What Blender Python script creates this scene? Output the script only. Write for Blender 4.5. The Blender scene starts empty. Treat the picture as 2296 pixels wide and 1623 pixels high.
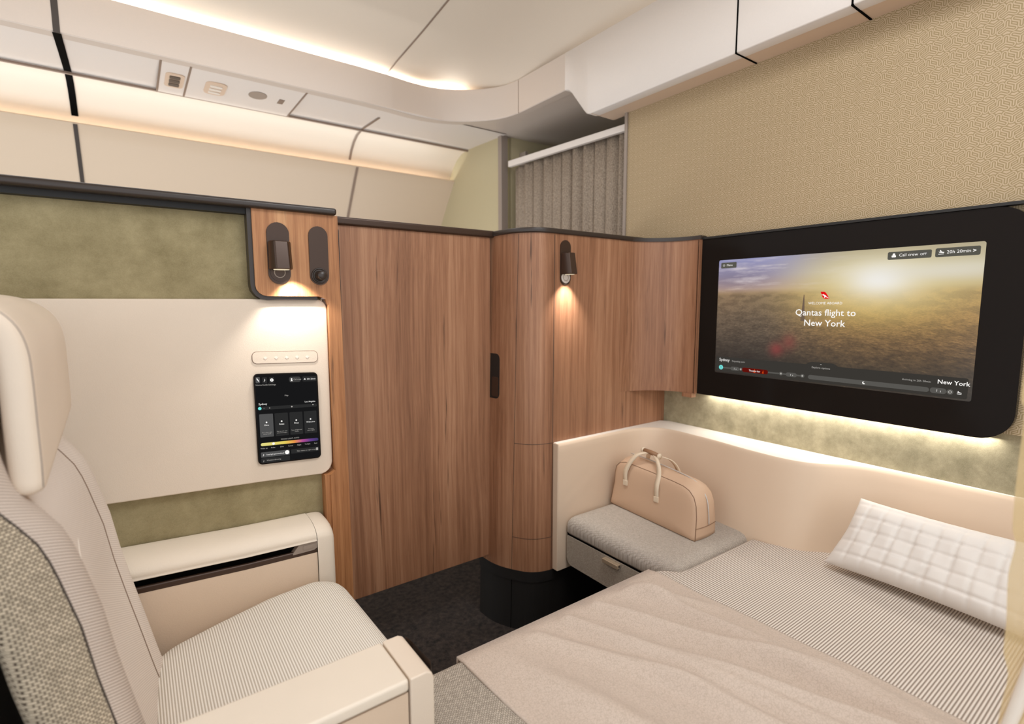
import bpy, bmesh, math, random
from mathutils import Vector, Matrix
random.seed(4)
PI = math.pi
SC = bpy.context.scene
COL = SC.collection

# ------------------------------------------------------------------ camera
def cam_matrix(yaw, pitch, roll):
    cy, sy = math.cos(yaw), math.sin(yaw)
    F = Vector((sy*math.cos(pitch), cy*math.cos(pitch), math.sin(pitch)))
    R = Vector((cy, -sy, 0)); U = R.cross(F)
    c, s = math.cos(roll), math.sin(roll)
    R2 = c*R + s*U; U2 = -s*R + c*U
    return Matrix((R2, U2, -F)).transposed().to_4x4()
cd = bpy.data.cameras.new('camera'); cam = bpy.data.objects.new('camera', cd); COL.objects.link(cam)
cam.matrix_world = Matrix.Translation((0, 0, 1.25)) @ cam_matrix(math.radians(35.99), math.radians(-6.45), math.radians(-.124))
cd.sensor_width = 36; cd.lens = 36*1171/2296; cd.clip_start = .02
cd.dof.use_dof = True; cd.dof.focus_distance = 1.45; cd.dof.aperture_fstop = 2.3
SC.camera = cam

# ------------------------------------------------------------------ light
def lin(c):
    return tuple((v/255/12.92 if v/255 <= .04045 else ((v/255+.055)/1.055)**2.4) for v in c)
w = bpy.data.worlds.new('world'); SC.world = w; w.use_nodes = True
w.node_tree.nodes['Background'].inputs[0].default_value = (.93, .965, 1.0, 1)
w.node_tree.nodes['Background'].inputs[1].default_value = 1.5
def area(name, loc, direction, sx, sy, power, col=(1, .9, .78), spread=180):
    l = bpy.data.lights.new(name, 'AREA'); l.shape = 'RECTANGLE'; l.size = sx; l.size_y = sy
    l.energy = power; l.color = col; l.spread = math.radians(spread)
    o = bpy.data.objects.new(name, l); COL.objects.link(o)
    d = Vector(direction).normalized()
    up = Vector((1, 0, 0)) if abs(d.x) < .9 else Vector((0, 1, 0))
    x = up; z = -d; y = z.cross(x).normalized(); x = y.cross(z).normalized()
    o.matrix_world = Matrix.Translation(loc) @ Matrix((x, y, z)).transposed().to_4x4()
    return o
def spot(name, loc, direction, power, ang, blend=.6, r=.008, col=(1, .86, .66)):
    l = bpy.data.lights.new(name, 'SPOT'); l.energy = power; l.spot_size = math.radians(ang); l.spot_blend = blend
    l.shadow_soft_size = r; l.color = col
    o = bpy.data.objects.new(name, l); COL.objects.link(o); o.location = loc
    o.rotation_euler = Vector(direction).to_track_quat('-Z', 'Y').to_euler()
    return o
area('suite_fill', (.62, .30, 2.44), (-0.1, .12, -1), 1.3, .9, 34, (.95, .975, 1))  # soft overhead fill added for general brightness, no fixture seen there
area('cove_lamp_aisle', (-.30, 2.715, 2.370), (0, -.25, 1), 3.25, .09, 28, (1, .96, .88))
area('cove_lamp_corner', (1.46, 2.70, 2.375), (-.1, -.3, 1), .36, .07, 3.0, (1, .93, .82))
area('cove_lamp_sidewall', (0.0, 3.385, 2.0), (0, -.30, 1), 3.6, .05, 10, (1, .98, .93))
area('aisle_upfill', (.2, 2.75, .95), (0, -.12, 1), 3.0, .8, 17, (.96, .975, 1))  # unseen upward fill behind the partition, added to brighten ceiling and aisle panels
area('aisle_downfill', (.3, 2.0, 2.40), (0, .35, -1), 1.8, .3, 6, (.96, .975, 1))  # added downward fill over the aisle, just out of view
SC.view_settings.view_transform = 'Standard'; SC.view_settings.look = 'None'
SC.view_settings.exposure = 0; SC.view_settings.gamma = 1; SC.view_settings.use_curve_mapping = False
SC.cycles.max_bounces = 8; SC.cycles.diffuse_bounces = 5; SC.cycles.sample_clamp_indirect = 5

# ------------------------------------------------------------------ materials
class N:
    def __init__(s, name):
        s.m = bpy.data.materials.new(name); s.m.use_nodes = True
        s.t = s.m.node_tree; s.b = s.t.nodes['Principled BSDF']
    def n(s, typ, **kw):
        x = s.t.nodes.new('ShaderNode'+typ)
        for k, v in kw.items():
            if k.startswith('i_'):
                key = k[2:]; x.inputs[int(key) if key.isdigit() else key.replace('_', ' ')].default_value = v
            else: setattr(x, k, v)
        return x
    def l(s, a, b): s.t.links.new(a, b)
    def math(s, op, a, b=None, c=None):
        x = s.t.nodes.new('ShaderNodeMath'); x.operation = op
        for i, v in enumerate((a, b, c)):
            if v is None: continue
            if isinstance(v, (int, float)): x.inputs[i].default_value = v
            else: s.l(v, x.inputs[i])
        return x.outputs[0]
    def vec(s, x=0, y=0, z=0):
        c = s.t.nodes.new('ShaderNodeCombineXYZ')
        for i, v in enumerate((x, y, z)):
            if isinstance(v, (int, float)): c.inputs[i].default_value = v
            else: s.l(v, c.inputs[i])
        return c.outputs[0]
    def obj(s):
        t = s.n('TexCoord'); sp = s.n('SeparateXYZ'); s.l(t.outputs['Object'], sp.inputs[0])
        return t.outputs['Object'], sp.outputs[0], sp.outputs[1], sp.outputs[2]
    def mapped(s, v, scale):
        m = s.n('Mapping'); m.inputs['Scale'].default_value = scale; s.l(v, m.inputs[0]); return m.outputs[0]
    def noise(s, v, scale=1, detail=3, rough=.5):
        x = s.n('TexNoise'); x.inputs['Scale'].default_value = scale; x.inputs['Detail'].default_value = detail
        x.inputs['Roughness'].default_value = rough; s.l(v, x.inputs['Vector']); return x.outputs['Fac']
    def ramp(s, f, stops):
        r = s.n('ValToRGB'); e = r.color_ramp.elements
        while len(e) < len(stops): e.new(.5)
        for q, (p, c) in zip(e, stops): q.position = p; q.color = (*lin(c), 1)
        s.l(f, r.inputs[0]); return r.outputs[0]
    def mixc(s, f, a, b, mode='MIX'):
        x = s.n('Mix', data_type='RGBA', blend_type=mode)
        for i, v in ((0, f), (6, a), (7, b)):
            if isinstance(v, (int, float)): x.inputs[i].default_value = v
            elif isinstance(v, tuple): x.inputs[i].default_value = (*lin(v), 1)
            else: s.l(v, x.inputs[i])
        return x.outputs[2]
    def color(s, c):
        if isinstance(c, tuple): s.b.inputs['Base Color'].default_value = (*lin(c), 1)
        else: s.l(c, s.b.inputs['Base Color'])
    def bump(s, h, strength=.3, dist=.001):
        b = s.n('Bump'); b.inputs['Strength'].default_value = strength; b.inputs['Distance'].default_value = dist
        s.l(h, b.inputs['Height']); s.l(b.outputs[0], s.b.inputs['Normal'])
    def rough(s, r, spec=.5):
        s.b.inputs['Roughness'].default_value = r; s.b.inputs['Specular IOR Level'].default_value = spec

def plain(name, col, rough=.5, spec=.5, metal=0, var=.0):
    m = N(name)
    if var:
        v, *_ = m.obj(); f = m.noise(v, 6, 3)
        d = tuple(max(0, int(c*(1-var))) for c in col)
        m.color(m.mixc(f, col, d))
    else:
        v, *_ = m.obj(); f = m.noise(v, 220, 2); d = tuple(int(c*.985) for c in col)
        m.color(m.mixc(f, col, d))
    m.rough(rough, spec); m.b.inputs['Metallic'].default_value = metal
    return m.m
def leather(name, col, rough=.45, scale=420, strength=.35):
    m = N(name); v, *_ = m.obj()
    f = m.noise(v, scale, 4, .6); g = m.noise(v, 5, 2)
    d = tuple(int(c*.94) for c in col)
    m.color(m.mixc(g, col, d)); m.bump(f, strength, .0012); m.rough(rough, .35); return m.m
def suede(name, c1, c2, scale=1.0):
    m = N(name); v, *_ = m.obj()
    a = m.noise(v, 9*scale, 5, .6); b = m.noise(v, 380, 3, .7); c = m.noise(v, 35*scale, 4, .7)
    f = m.math('ADD', m.math('MULTIPLY', a, .55), m.math('ADD', m.math('MULTIPLY', b, .22), m.math('MULTIPLY', c, .23)))
    m.color(m.ramp(f, [(.38, c1), (.62, c2)])); m.bump(b, .35, .001); m.rough(.95, .1)
    m.b.inputs['Sheen Weight'].default_value = .15; return m.m
def wood(name, c1, c2, c3, dark=(58, 36, 24), rough=.42):
    m = N(name); v, *_ = m.obj()
    warp = m.noise(m.mapped(v, (2.2, 2.2, .9)), 1, 2)
    av = m.n('VectorMath', operation='MULTIPLY_ADD'); m.l(m.vec(warp, warp, 0), av.inputs[0]); av.inputs[1].default_value = (.05, .05, 0); m.l(v, av.inputs[2])
    v2 = av.outputs[0]
    band = m.noise(m.mapped(v2, (14, 14, .35)), 1, 3, .5)
    grain = m.noise(m.mapped(v2, (85, 85, 1.6)), 1, 5, .65)
    fine = m.noise(m.mapped(v2, (420, 420, 9)), 1, 3, .6)
    vein = m.noise(m.mapped(v2, (48, 48, 1.9)), 1, 4, .55)
    f = m.math('ADD', m.math('MULTIPLY', band, .38), m.math('ADD', m.math('MULTIPLY', grain, .42), m.math('MULTIPLY', fine, .20)))
    base = m.ramp(f, [(.36, c1), (.5, c2), (.64, c3)])
    vm = m.n('MapRange'); m.l(vein, vm.inputs[0]); vm.inputs[1].default_value = .665; vm.inputs[2].default_value = .73
    m.color(m.mixc(m.math('MULTIPLY', vm.outputs[0], .75), base, dark))
    m.bump(fine, .12, .0006); m.rough(rough, .4); return m.m
def ribbed(name, axis, light, dark, pitch=.005, duty=.55, dots=0.0, depth=.5):
    m = N(name); v, x, y, z = m.obj()
    a = {'x': x, 'y': y, 'z': z, 'xz': m.math('ADD', m.math('MULTIPLY', z, .9), m.math('MULTIPLY', y, .45))}[axis]
    s = m.math('SINE', m.math('MULTIPLY', a, 2*PI/pitch))
    o = {'x': y, 'y': x, 'z': y, 'xz': y}[axis]
    s2 = m.math('SINE', m.math('MULTIPLY', o, 2*PI/(pitch*.8)))
    h = m.math('ADD', s, m.math('MULTIPLY', s2, dots))
    f = m.n('MapRange'); m.l(h, f.inputs[0]); f.inputs[1].default_value = -.9; f.inputs[2].default_value = .5
    nz = m.noise(v, 500, 2)
    c = m.mixc(f.outputs[0], dark, light); c = m.mixc(m.math('MULTIPLY', nz, .25), c, dark)
    m.color(c); m.bump(h, depth, .001); m.rough(.95, .1); return m.m
def weave(name, light, dark, plane='xy', w=.0055, h=.0028, rot=0):
    m = N(name); v, x, y, z = m.obj()
    if plane == 'xy': vv = m.vec(x, y, 0)
    elif plane == 'side': vv = m.vec(m.math('ADD', x, y), z, 0)
    else: vv = m.vec(y, m.math('SUBTRACT', z, x), 0)
    mp = m.n('Mapping'); mp.inputs['Rotation'].default_value = (0, 0, rot); m.l(vv, mp.inputs[0]); vv = mp.outputs[0]
    b = m.n('TexBrick', offset=.5); b.inputs['Scale'].default_value = 1; b.inputs['Brick Width'].default_value = w
    b.inputs['Row Height'].default_value = h; b.inputs['Mortar Size'].default_value = h*.32; b.inputs['Mortar Smooth'].default_value = 1
    b.inputs['Color1'].default_value = (*lin(light), 1); l2 = tuple(int(c*.86) for c in light)
    b.inputs['Color2'].default_value = (*lin(l2), 1); b.inputs['Mortar'].default_value = (*lin(dark), 1); m.l(vv, b.inputs['Vector'])
    m.color(b.outputs['Color']); m.bump(m.math('SUBTRACT', 1, b.outputs['Fac']), .6, .0012); m.rough(.95, .1); return m.m

M = {}
M['wood'] = wood('walnut veneer', (116, 77, 54), (148, 104, 76), (174, 130, 99))
M['wood_warm'] = wood('warm walnut veneer', (142, 92, 56), (176, 122, 80), (202, 152, 106))
M['dark'] = plain('dark bronze trim', (52, 42, 36), .35, .5)
M['bronze'] = plain('brown metal', (70, 52, 42), .32, .5, .4)
M['black'] = plain('black plastic', (26, 23, 21), .55)
M['void'] = plain('black gap', (8, 7, 6), .9, .05)
M['carpet'] = suede('black carpet', (14, 12, 12), (64, 54, 49), 6)
M['cream'] = leather('cream leather', (231, 214, 195))
M['creamlit'] = leather('lit cream leather', (235, 221, 203))  # cream leather lightened for the light falling on console and armrest tops
M['pinkcream'] = leather('pale pink leather', (222, 198, 174))
M['shell'] = plain('satin pinkish cream shell', (216, 192, 168), .5, .3, 0, .02)
M['edge'] = plain('off white ledge', (234, 224, 212), .45, .3)
M['green'] = suede('sage green suede', (134, 122, 90), (166, 153, 118))
M['greenwall'] = suede('grey green suede', (140, 132, 106), (178, 167, 138), 2)
M['panelwhite'] = plain('warm white cabin panel', (227, 218, 210), .4, .4)
M['valance'] = plain('pinkish white cabin panel', (208, 193, 180), .38, .4)
M['soffit'] = plain('tan soffit panel', (218, 192, 168), .45, .3)
M['ceil'] = plain('cabin ceiling lining', (222, 208, 190), .5, .3)
M['bin'] = plain('cream cabin wall lining', (213, 192, 168), .45, .35)
M['coveglow'] = plain('glow lightened cove lining', (230, 216, 198), .5, .3)  # part of the cove glow is put into this paler colour
M['bulkgreen'] = plain('pale olive bulkhead laminate', (188, 176, 143), .5, .3)
M['post'] = plain('grey mauve trim', (150, 136, 124), .4)
M['seam'] = plain('dark panel gap', (60, 50, 43), .6)
M['seam2'] = plain('brown panel gap', (140, 118, 102), .6)
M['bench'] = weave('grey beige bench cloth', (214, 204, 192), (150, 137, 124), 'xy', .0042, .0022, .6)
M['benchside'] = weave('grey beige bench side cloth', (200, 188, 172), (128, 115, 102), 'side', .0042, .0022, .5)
M['mattress'] = ribbed('ribbed mattress cloth', 'y', (236, 226, 215), (146, 131, 119), .0062, dots=.12)
M['mattweave'] = weave('woven mattress foot', (218, 206, 190), (92, 78, 66), 'xy', .0062, .0034)
M['seatrib'] = ribbed('ribbed seat cloth', 'x', (250, 245, 236), (196, 186, 172), .0052, dots=.15)
M['backrib'] = ribbed('fine backrest cloth', 'xz', (230, 219, 209), (208, 195, 184), .0042, dots=.1, depth=.15)
M['backedge'] = ribbed('striped backrest edge cloth', 'xz', (224, 210, 198), (150, 134, 122), .0044, dots=.1, depth=.3)
M['sideweave'] = weave('coarse basket weave cloth', (224, 206, 180), (58, 45, 36), 'side', .0078, .0044, -.12)
M['baghide'] = leather('tan bag leather', (205, 172, 144), .55, 300, .1)
M['bagdark'] = plain('brown seam piping', (130, 98, 74), .6)
M['strap'] = leather('pale strap leather', (222, 202, 176), .5, 300, .1)
M['zip'] = plain('pale grey zip', (196, 190, 184), .4, .5, .2)
M['grip'] = leather('brown grip leather', (150, 112, 82), .5, 300, .1)
M['pillow'] = plain('white quilted cotton', (228, 221, 214), .9, .1, 0, .02)
M['brass'] = plain('champagne metal', (206, 184, 156), .3, .5, .6)
M['chrome'] = plain('polished lamp foot', (225, 215, 208), .25, .5, .3)
M['glass'] = plain('black glass', (30, 25, 22), .12, .05)
# blanket: felted wool with a fine fibre pattern
m = N('felted blanket'); v, x, y, z = m.obj()
a = m.n('TexVoronoi', feature='DISTANCE_TO_EDGE'); a.inputs['Scale'].default_value = 150
nn = m.n('VectorMath', operation='MULTIPLY_ADD'); nz = m.n('TexNoise'); nz.inputs['Scale'].default_value = 90; m.l(v, nz.inputs['Vector'])
m.l(nz.outputs['Color'], nn.inputs[0]); nn.inputs[1].default_value = (.02, .02, .02); m.l(v, nn.inputs[2]); m.l(nn.outputs[0], a.inputs['Vector'])
f = m.n('MapRange'); m.l(a.outputs['Distance'], f.inputs[0]); f.inputs[2].default_value = .12
m.color(m.mixc(f.outputs[0], (182, 165, 150), (199, 182, 168))); m.bump(m.noise(v, 600, 3), .25, .001); m.rough(.95, .1)
m.b.inputs['Sheen Weight'].default_value = .2; M['blanket'] = m.m
# curtain cloth
m = N('heathered curtain cloth'); v, x, y, z = m.obj(); f = m.noise(m.mapped(v, (1, 1, .5)), 260, 4, .7)
m.color(m.ramp(f, [(.35, (118, 104, 90)), (.65, (170, 155, 138))])); m.rough(.95, .1); M['curtain'] = m.m
# wallpaper: nested tripod maze
m = N('maze patterned wallpaper'); v, x, y, z = m.obj()
def wrap(a, c, p):
    t = m.math('ADD', a, p/2-c); t = m.math('FLOORED_MODULO', t, p) if False else m.math('SUBTRACT', t, m.math('MULTIPLY', m.math('FLOOR', m.math('DIVIDE', t, p)), p))
    return m.math('SUBTRACT', t, p/2)
best = None
PY, PZ = .0535, .0382
for (cy, cz, angs) in ((.0, .0, (-90, 30, 150)), (PY/2, -.008, (90, 210, 330))):
    wy = wrap(y, cy, PY); wz = wrap(z, cz, PZ)
    for dz in (-PZ, 0, PZ):
        zz = m.math('ADD', wz, dz) if dz else wz
        p = m.vec(wy, zz, 0)
        for an in angs:
            L = .0125 if an in (90, -90) else .0155
            d = (math.cos(math.radians(an)), math.sin(math.radians(an)), 0)
            dt = m.n('VectorMath', operation='DOT_PRODUCT'); m.l(p, dt.inputs[0]); dt.inputs[1].default_value = d
            cl = m.n('Clamp'); m.l(dt.outputs['Value'], cl.inputs[0]); cl.inputs[1].default_value = 0; cl.inputs[2].default_value = L
            sc = m.n('VectorMath', operation='SCALE'); sc.inputs[0].default_value = d; m.l(cl.outputs[0], sc.inputs['Scale'])
            di = m.n('VectorMath', operation='DISTANCE'); m.l(p, di.inputs[0]); m.l(sc.outputs[0], di.inputs[1])
            best = di.outputs['Value'] if best is None else m.math('MINIMUM', best, di.outputs['Value'])
cs = m.math('COSINE', m.math('MULTIPLY', best, 2*PI/.0052))
f = m.n('MapRange'); m.l(cs, f.inputs[0]); f.inputs[1].default_value = -.35; f.inputs[2].default_value = .35
m.color(m.mixc(f.outputs[0], (148, 128, 92), (183, 161, 132))); m.rough(.55, .3)
m.bump(f.outputs[0], .15, .0005); M['wallpaper'] = m.m
# emitters
def emit(name, col, s=1):
    m = N(name); m.b.inputs['Base Color'].default_value = (0, 0, 0, 1); m.rough(.3, 0)
    m.b.inputs['Emission Color'].default_value = (*lin(col), 1); m.b.inputs['Emission Strength'].default_value = s; return m.m
M['e_white'] = emit('screen white', (255, 252, 248)); M['e_grey'] = emit('screen grey', (112, 110, 106)); M['e_dim'] = emit('screen dim grey', (62, 61, 60))
M['e_card'] = emit('screen card', (44, 44, 44)); M['e_cardlit'] = emit('screen lit card', (82, 82, 82)); M['e_bar'] = emit('screen bar', (58, 55, 51)); M['e_pill'] = emit('screen pill', (88, 86, 82))
M['e_button'] = emit('screen button', (88, 86, 78)); M['e_red'] = emit('screen red', (226, 22, 22)); M['e_cyan'] = emit('screen cyan', (120, 232, 226))
M['e_fire'] = emit('screen orange', (210, 70, 20)); M['e_dkred'] = emit('screen dark red', (96, 16, 10)); M['e_tab'] = emit('tablet black', (24, 24, 25)); M['e_soft'] = emit('screen soft white', (176, 172, 166))
M['e_tower'] = emit('tower silhouette', (112, 94, 78)); M['lampglow'] = emit('lamp lens', (255, 236, 200), .8)

# ------------------------------------------------------------------ mesh helpers
def link(name, verts, faces, mats, parent=None, base=None, midx=None, smooth=False, uvs=None):
    """one mesh object; verts in world metres; the origin goes to base (or to the parent's base)"""
    b = Vector(base) if base is not None else (Vector(parent['_b']) if parent is not None and '_b' in parent else None)
    if b is None:
        xs = [v[0] for v in verts]; ys = [v[1] for v in verts]; zs = [v[2] for v in verts]
        b = Vector(((min(xs)+max(xs))/2, (min(ys)+max(ys))/2, min(zs)))
    me = bpy.data.meshes.new(name); me.from_pydata([Vector(v)-b for v in verts], [], faces)
    if not isinstance(mats, (list, tuple)): mats = [mats]
    for mt in mats: me.materials.append(mt)
    if midx:
        for p, i in zip(me.polygons, midx): p.material_index = i
    for p in me.polygons: p.use_smooth = smooth
    bm = bmesh.new(); bm.from_mesh(me); bmesh.ops.remove_doubles(bm, verts=bm.verts, dist=1e-6)
    bmesh.ops.recalc_face_normals(bm, faces=bm.faces); bm.to_mesh(me); bm.free()
    o = bpy.data.objects.new(name, me); COL.objects.link(o)
    ORI[o.name] = b
    if parent is not None:
        o.parent = parent; o.location = b - ORI[parent.name]
    else: o.location = b
    return o
ORI = {}
def child(name, g, mats, parent, **kw):
    return link(name, g.v, g.f, mats, parent, base=ORI[parent.name], midx=g.m if any(g.m) else None, **kw)
def top(name, g, mats, base=None, **kw):
    return link(name, g.v, g.f, mats, None, base=base, midx=g.m if any(g.m) else None, **kw)
def empty(name, loc):
    o = bpy.data.objects.new(name, None); o.empty_display_size = .05; COL.objects.link(o); o.location = loc; ORI[o.name] = Vector(loc); return o
def tag(o, label, cat, group=None):
    o['label'] = label; o['category'] = cat
    if group: o['group'] = group
    return o
def struct(o): o['kind'] = 'structure'; return o
def bevel(o, w, seg=3, ang=40):
    b = o.modifiers.new('bevel', 'BEVEL'); b.width = w; b.segments = seg; b.limit_method = 'ANGLE'; b.angle_limit = math.radians(ang); b.harden_normals = False
    for p in o.data.polygons: p.use_smooth = True
    e = o.modifiers.new('wn', 'WEIGHTED_NORMAL'); e.keep_sharp = True
    return o
class G:
    def __init__(s): s.v = []; s.f = []; s.m = []
    def face(s, idx, mi=0): s.f.append(tuple(idx)); s.m.append(mi)
    def box(s, x0, x1, y0, y1, z0, z1, mi=0):
        n = len(s.v); s.v += [(x, y, z) for x in (x0, x1) for y in (y0, y1) for z in (z0, z1)]
        for q in ((0, 1, 3, 2), (4, 6, 7, 5), (0, 4, 5, 1), (2, 3, 7, 6), (0, 2, 6, 4), (1, 5, 7, 3)): s.face([n+i for i in q], mi)
        return s
    def prism(s, outline, place, a, b, mi=0, caps=True):
        """outline 2D closed; place(u,v,h)->xyz; extruded from h=a to h=b"""
        n = len(s.v); k = len(outline)
        s.v += [place(u, v, a) for u, v in outline]+[place(u, v, b) for u, v in outline]
        for i in range(k): j = (i+1) % k; s.face((n+i, n+j, n+k+j, n+k+i), mi)
        if caps: s.face([n+i for i in range(k)][::-1], mi); s.face([n+k+i for i in range(k)], mi)
        return s
    def grid(s, rows, mi=0, closed_u=False, closed_v=False):
        n = len(s.v); R = len(rows); K = len(rows[0])
        for r in rows: s.v += [tuple(p) for p in r]
        for i in range(R if closed_u else R-1):
            for j in range(K if closed_v else K-1):
                i2 = (i+1) % R; j2 = (j+1) % K
                s.face((n+i*K+j, n+i2*K+j, n+i2*K+j2, n+i*K+j2), mi)
        return s
    def pad(s, outline, levels, place, mi=0, bottom=True):
        """levels: (inset, h) rings from the bottom up, then ('s', scale, h) rings, closed with a fan"""
        k = len(outline)
        xs = [p[0] for p in outline]; ys = [p[1] for p in outline]
        cx = (min(xs)+max(xs))/2; cy = (min(ys)+max(ys))/2; hx = (max(xs)-min(xs))/2; hy = (max(ys)-min(ys))/2
        rings = []; last = [Vector(p) for p in outline]
        for lv in levels:
            if lv[0] == 's': ring = [Vector((cx+(p.x-cx)*lv[1], cy+(p.y-cy)*lv[1])) for p in last]; h = lv[2]
            else: ring = [Vector((cx+(p[0]-cx)*(hx-lv[0])/hx, cy+(p[1]-cy)*(hy-lv[0])/hy)) for p in outline]; last = ring; h = lv[1]
            rings.append([place(p.x, p.y, h) for p in ring])
        n0 = len(s.v); s.grid(rings, mi, closed_v=True)
        if bottom: s.face([n0+i for i in range(k)][::-1], mi)
        n = len(s.v)-k; s.v.append(place(cx, cy, levels[-1][-1])); c = len(s.v)-1
        for i in range(k): s.face((n+i, n+(i+1) % k, c), mi)
        return s
    def tube(s, pts, r, seg=10, mi=0, cap=True, flat=1.0):
        P = [Vector(p) for p in pts]; rows = []; pn = None
        for i, p in enumerate(P):
            t = (P[min(i+1, len(P)-1)]-P[max(i-1, 0)]).normalized()
            if pn is None: pn = t.cross(Vector((0, 0, 1)) if abs(t.z) < .9 else Vector((1, 0, 0))).normalized()
            else: pn = (pn-t*pn.dot(t)).normalized()
            b = t.cross(pn); rr = r[i] if isinstance(r, (list, tuple)) else r
            rows.append([tuple(p+pn*math.cos(2*PI*j/seg)*rr+b*math.sin(2*PI*j/seg)*rr*flat) for j in range(seg)])
        n0 = len(s.v); s.grid(rows, mi, closed_v=True)
        if cap: s.face([n0+i for i in range(seg)][::-1], mi); s.face([len(s.v)-seg+i for i in range(seg)], mi)
        return s
def rrect(x0, x1, y0, y1, r, n=6):
    """rounded rectangle, counter-clockwise; r a number or (bl, br, tr, tl)"""
    if not isinstance(r, (list, tuple)): r = (r,)*4
    out = []
    for (cx, cy, a0, q) in ((x0, y0, 180, r[0]), (x1, y0, 270, r[1]), (x1, y1, 0, r[2]), (x0, y1, 90, r[3])):
        sx = 1 if cx == x0 else -1; sy = 1 if cy == y0 else -1
        if q < 1e-6: out.append((cx, cy)); continue
        for i in range(n+1):
            a = math.radians(a0+90*i/n); out.append((cx+sx*q+q*math.cos(a), cy+sy*q+q*math.sin(a)))
    return out
def densify(o, d):
    out = []
    for i in range(len(o)):
        a = Vector(o[i]); b = Vector(o[(i+1) % len(o)]); k = max(1, int((b-a).length/d))
        for j in range(k): p = a+(b-a)*j/k; out.append((p.x, p.y))
    return out
def smooth_path(pts, n=8):
    out = []
    P = [Vector(p) for p in pts]
    for i in range(len(P)-1):
        p0 = P[max(i-1, 0)]; p1 = P[i]; p2 = P[i+1]; p3 = P[min(i+2, len(P)-1)]
        for j in range(n):
            t = j/n
            out.append(tuple(.5*((2*p1)+(-p0+p2)*t+(2*p0-5*p1+4*p2-p3)*t*t+(-p0+3*p1-3*p2+p3)*t**3)))
    out.append(tuple(P[-1])); return out
def interp(tab, x):
    if x <= tab[0][0]: return tab[0][1]
    for (a, va), (b, vb) in zip(tab, tab[1:]):
        if x <= b: return va+(vb-va)*(x-a)/(b-a)
    return tab[-1][1]
XZ = lambda y: (lambda u, v, h: (u, y+h, v))          # outline in x-z, extruded along y
XY = lambda u, v, h: (u, v, h)
YZ = lambda u, v, h: (h, u, v)                        # outline in y-z, extruded along x

# ------------------------------------------------------------------ setting
struct(top('floor', G().box(-1.6, 2.6, -1.6, 3.9, -.05, 0), M['carpet']))
wr = struct(top('wall_right', G().box(1.84, 1.90, -1.5, 1.653, .0, 2.09), M['wallpaper'], base=(1.84, 0, 0)))
struct(bevel(top('trim_1', G().box(1.832, 1.90, 1.653, 1.668, 0, 2.10), M['post']), .002))
struct(bevel(top('trim_2', G().box(1.85, 1.90, 2.652, 2.688, 0, 2.245), M['post']), .003))
struct(top('wall_far', G().box(1.865, 1.92, 2.688, 3.9, 0, 2.6), M['bulkgreen']))
g = G().box(1.93, 2.6, 2.66, 2.70, 0, 2.3); g.box(2.5, 2.55, 1.4, 2.70, 0, 2.3); g.box(1.95, 2.6, 1.60, 1.64, 0, 2.3)
struct(top('wall_galley', g, M['bulkgreen']))
struct(bevel(top('trim_3', G().box(1.99, 2.01, 2.60, 2.658, 1.4, 2.16), M['post']), .002))
# valance band that follows the aisle and turns along the bulkhead
bp = [(-1.9, 2.62), (.5, 2.62), (1.0, 2.622)]+smooth_path([(1.15, 2.63), (1.28, 2.645), (1.40, 2.635), (1.52, 2.585), (1.62, 2.50), (1.685, 2.40), (1.71, 2.29)], 6)+[(1.71, 2.1), (1.71, 1.93)]
def sec(x, y, zb, nx, ny):
    # section: lip at the top, outer face, underside
    return [(x+nx*.05, y+ny*.05, 2.398), (x+nx*.012, y+ny*.012, 2.406), (x, y, 2.400), (x, y, zb+.004), (x+nx*.004, y+ny*.004, zb), (x+nx*.05, y+ny*.05, zb)]
def nrm2(P, i):
    a = Vector(P[max(i-1, 0)]); b = Vector(P[min(i+1, len(P)-1)]); t = (b-a).normalized(); return (-t.y, t.x)
g = G(); g.grid([sec(p[0], p[1], 2.236, *nrm2(bp, i)) for i, p in enumerate(bp)])
v1 = struct(top('trim_4', g, M['valance'], smooth=True)); bevel(v1, .0005, 1)
bq = [(1.71, 1.93, 2.236), (1.71, 1.915, 2.234), (1.71, 1.90, 2.226), (1.71, 1.885, 2.212), (1.71, 1.80, 2.108), (1.71, 1.785, 2.093), (1.71, 1.768, 2.086), (1.71, 1.74, 2.085), (1.71, 1.2, 2.085), (1.71, .5, 2.085), (1.71, -1.5, 2.085)]
g = G(); g.grid([sec(a, b, c, 1, 0) for a, b, c in bq])
struct(top('trim_5', g, M['panelwhite'], smooth=True))
g = G().box(1.7145, 1.86, -1.5, 1.76, 2.0855, 2.10)
struct(top('trim_6', g, M['soffit']))
for n_, yy in ((7, 1.065), (8, .712)):
    g = G().box(1.7085, 1.712, yy-.0025, yy+.0025, 2.083, 2.40); g.box(1.7085, 1.84, yy-.003, yy+.003, 2.0835, 2.087)
    struct(top('trim_%d' % n_, g, M['void']))
struct(top('trim_9', G().box(1.709, 1.7125, 2.29, 2.294, 2.236, 2.40), M['seam2']))
# inner ceiling
prof = [(2.86, 2.34), (2.80, 2.375), (2.73, 2.405), (2.66, 2.428), (2.55, 2.442), (2.4, 2.456), (2.25, 2.470), (2.03, 2.496), (1.7, 2.52), (1.2, 2.535), (.4, 2.54), (-1.6, 2.54)]
g = G()
def cz(x, y):
    z = interp([(-p[0], p[1]) for p in prof], -y)
    return max(min(z, 2.29), z-(max(0, x-1.45)**2)*.9)
g.grid([[(x, p[0], cz(x, p[0])) for x in (-1.9, -1, 0, 1.0, 1.3, 1.45, 1.55, 1.65, 1.70, 1.745, 1.80)] for p in prof])
struct(top('ceiling', g, M['ceil'], smooth=True))
g = G(); g.grid([[(x, p[0], cz(x, p[0])-.002) for x in (1.146, 1.154)] for p in prof])
struct(top('trim_10', g, M['seam2'], smooth=True))
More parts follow.
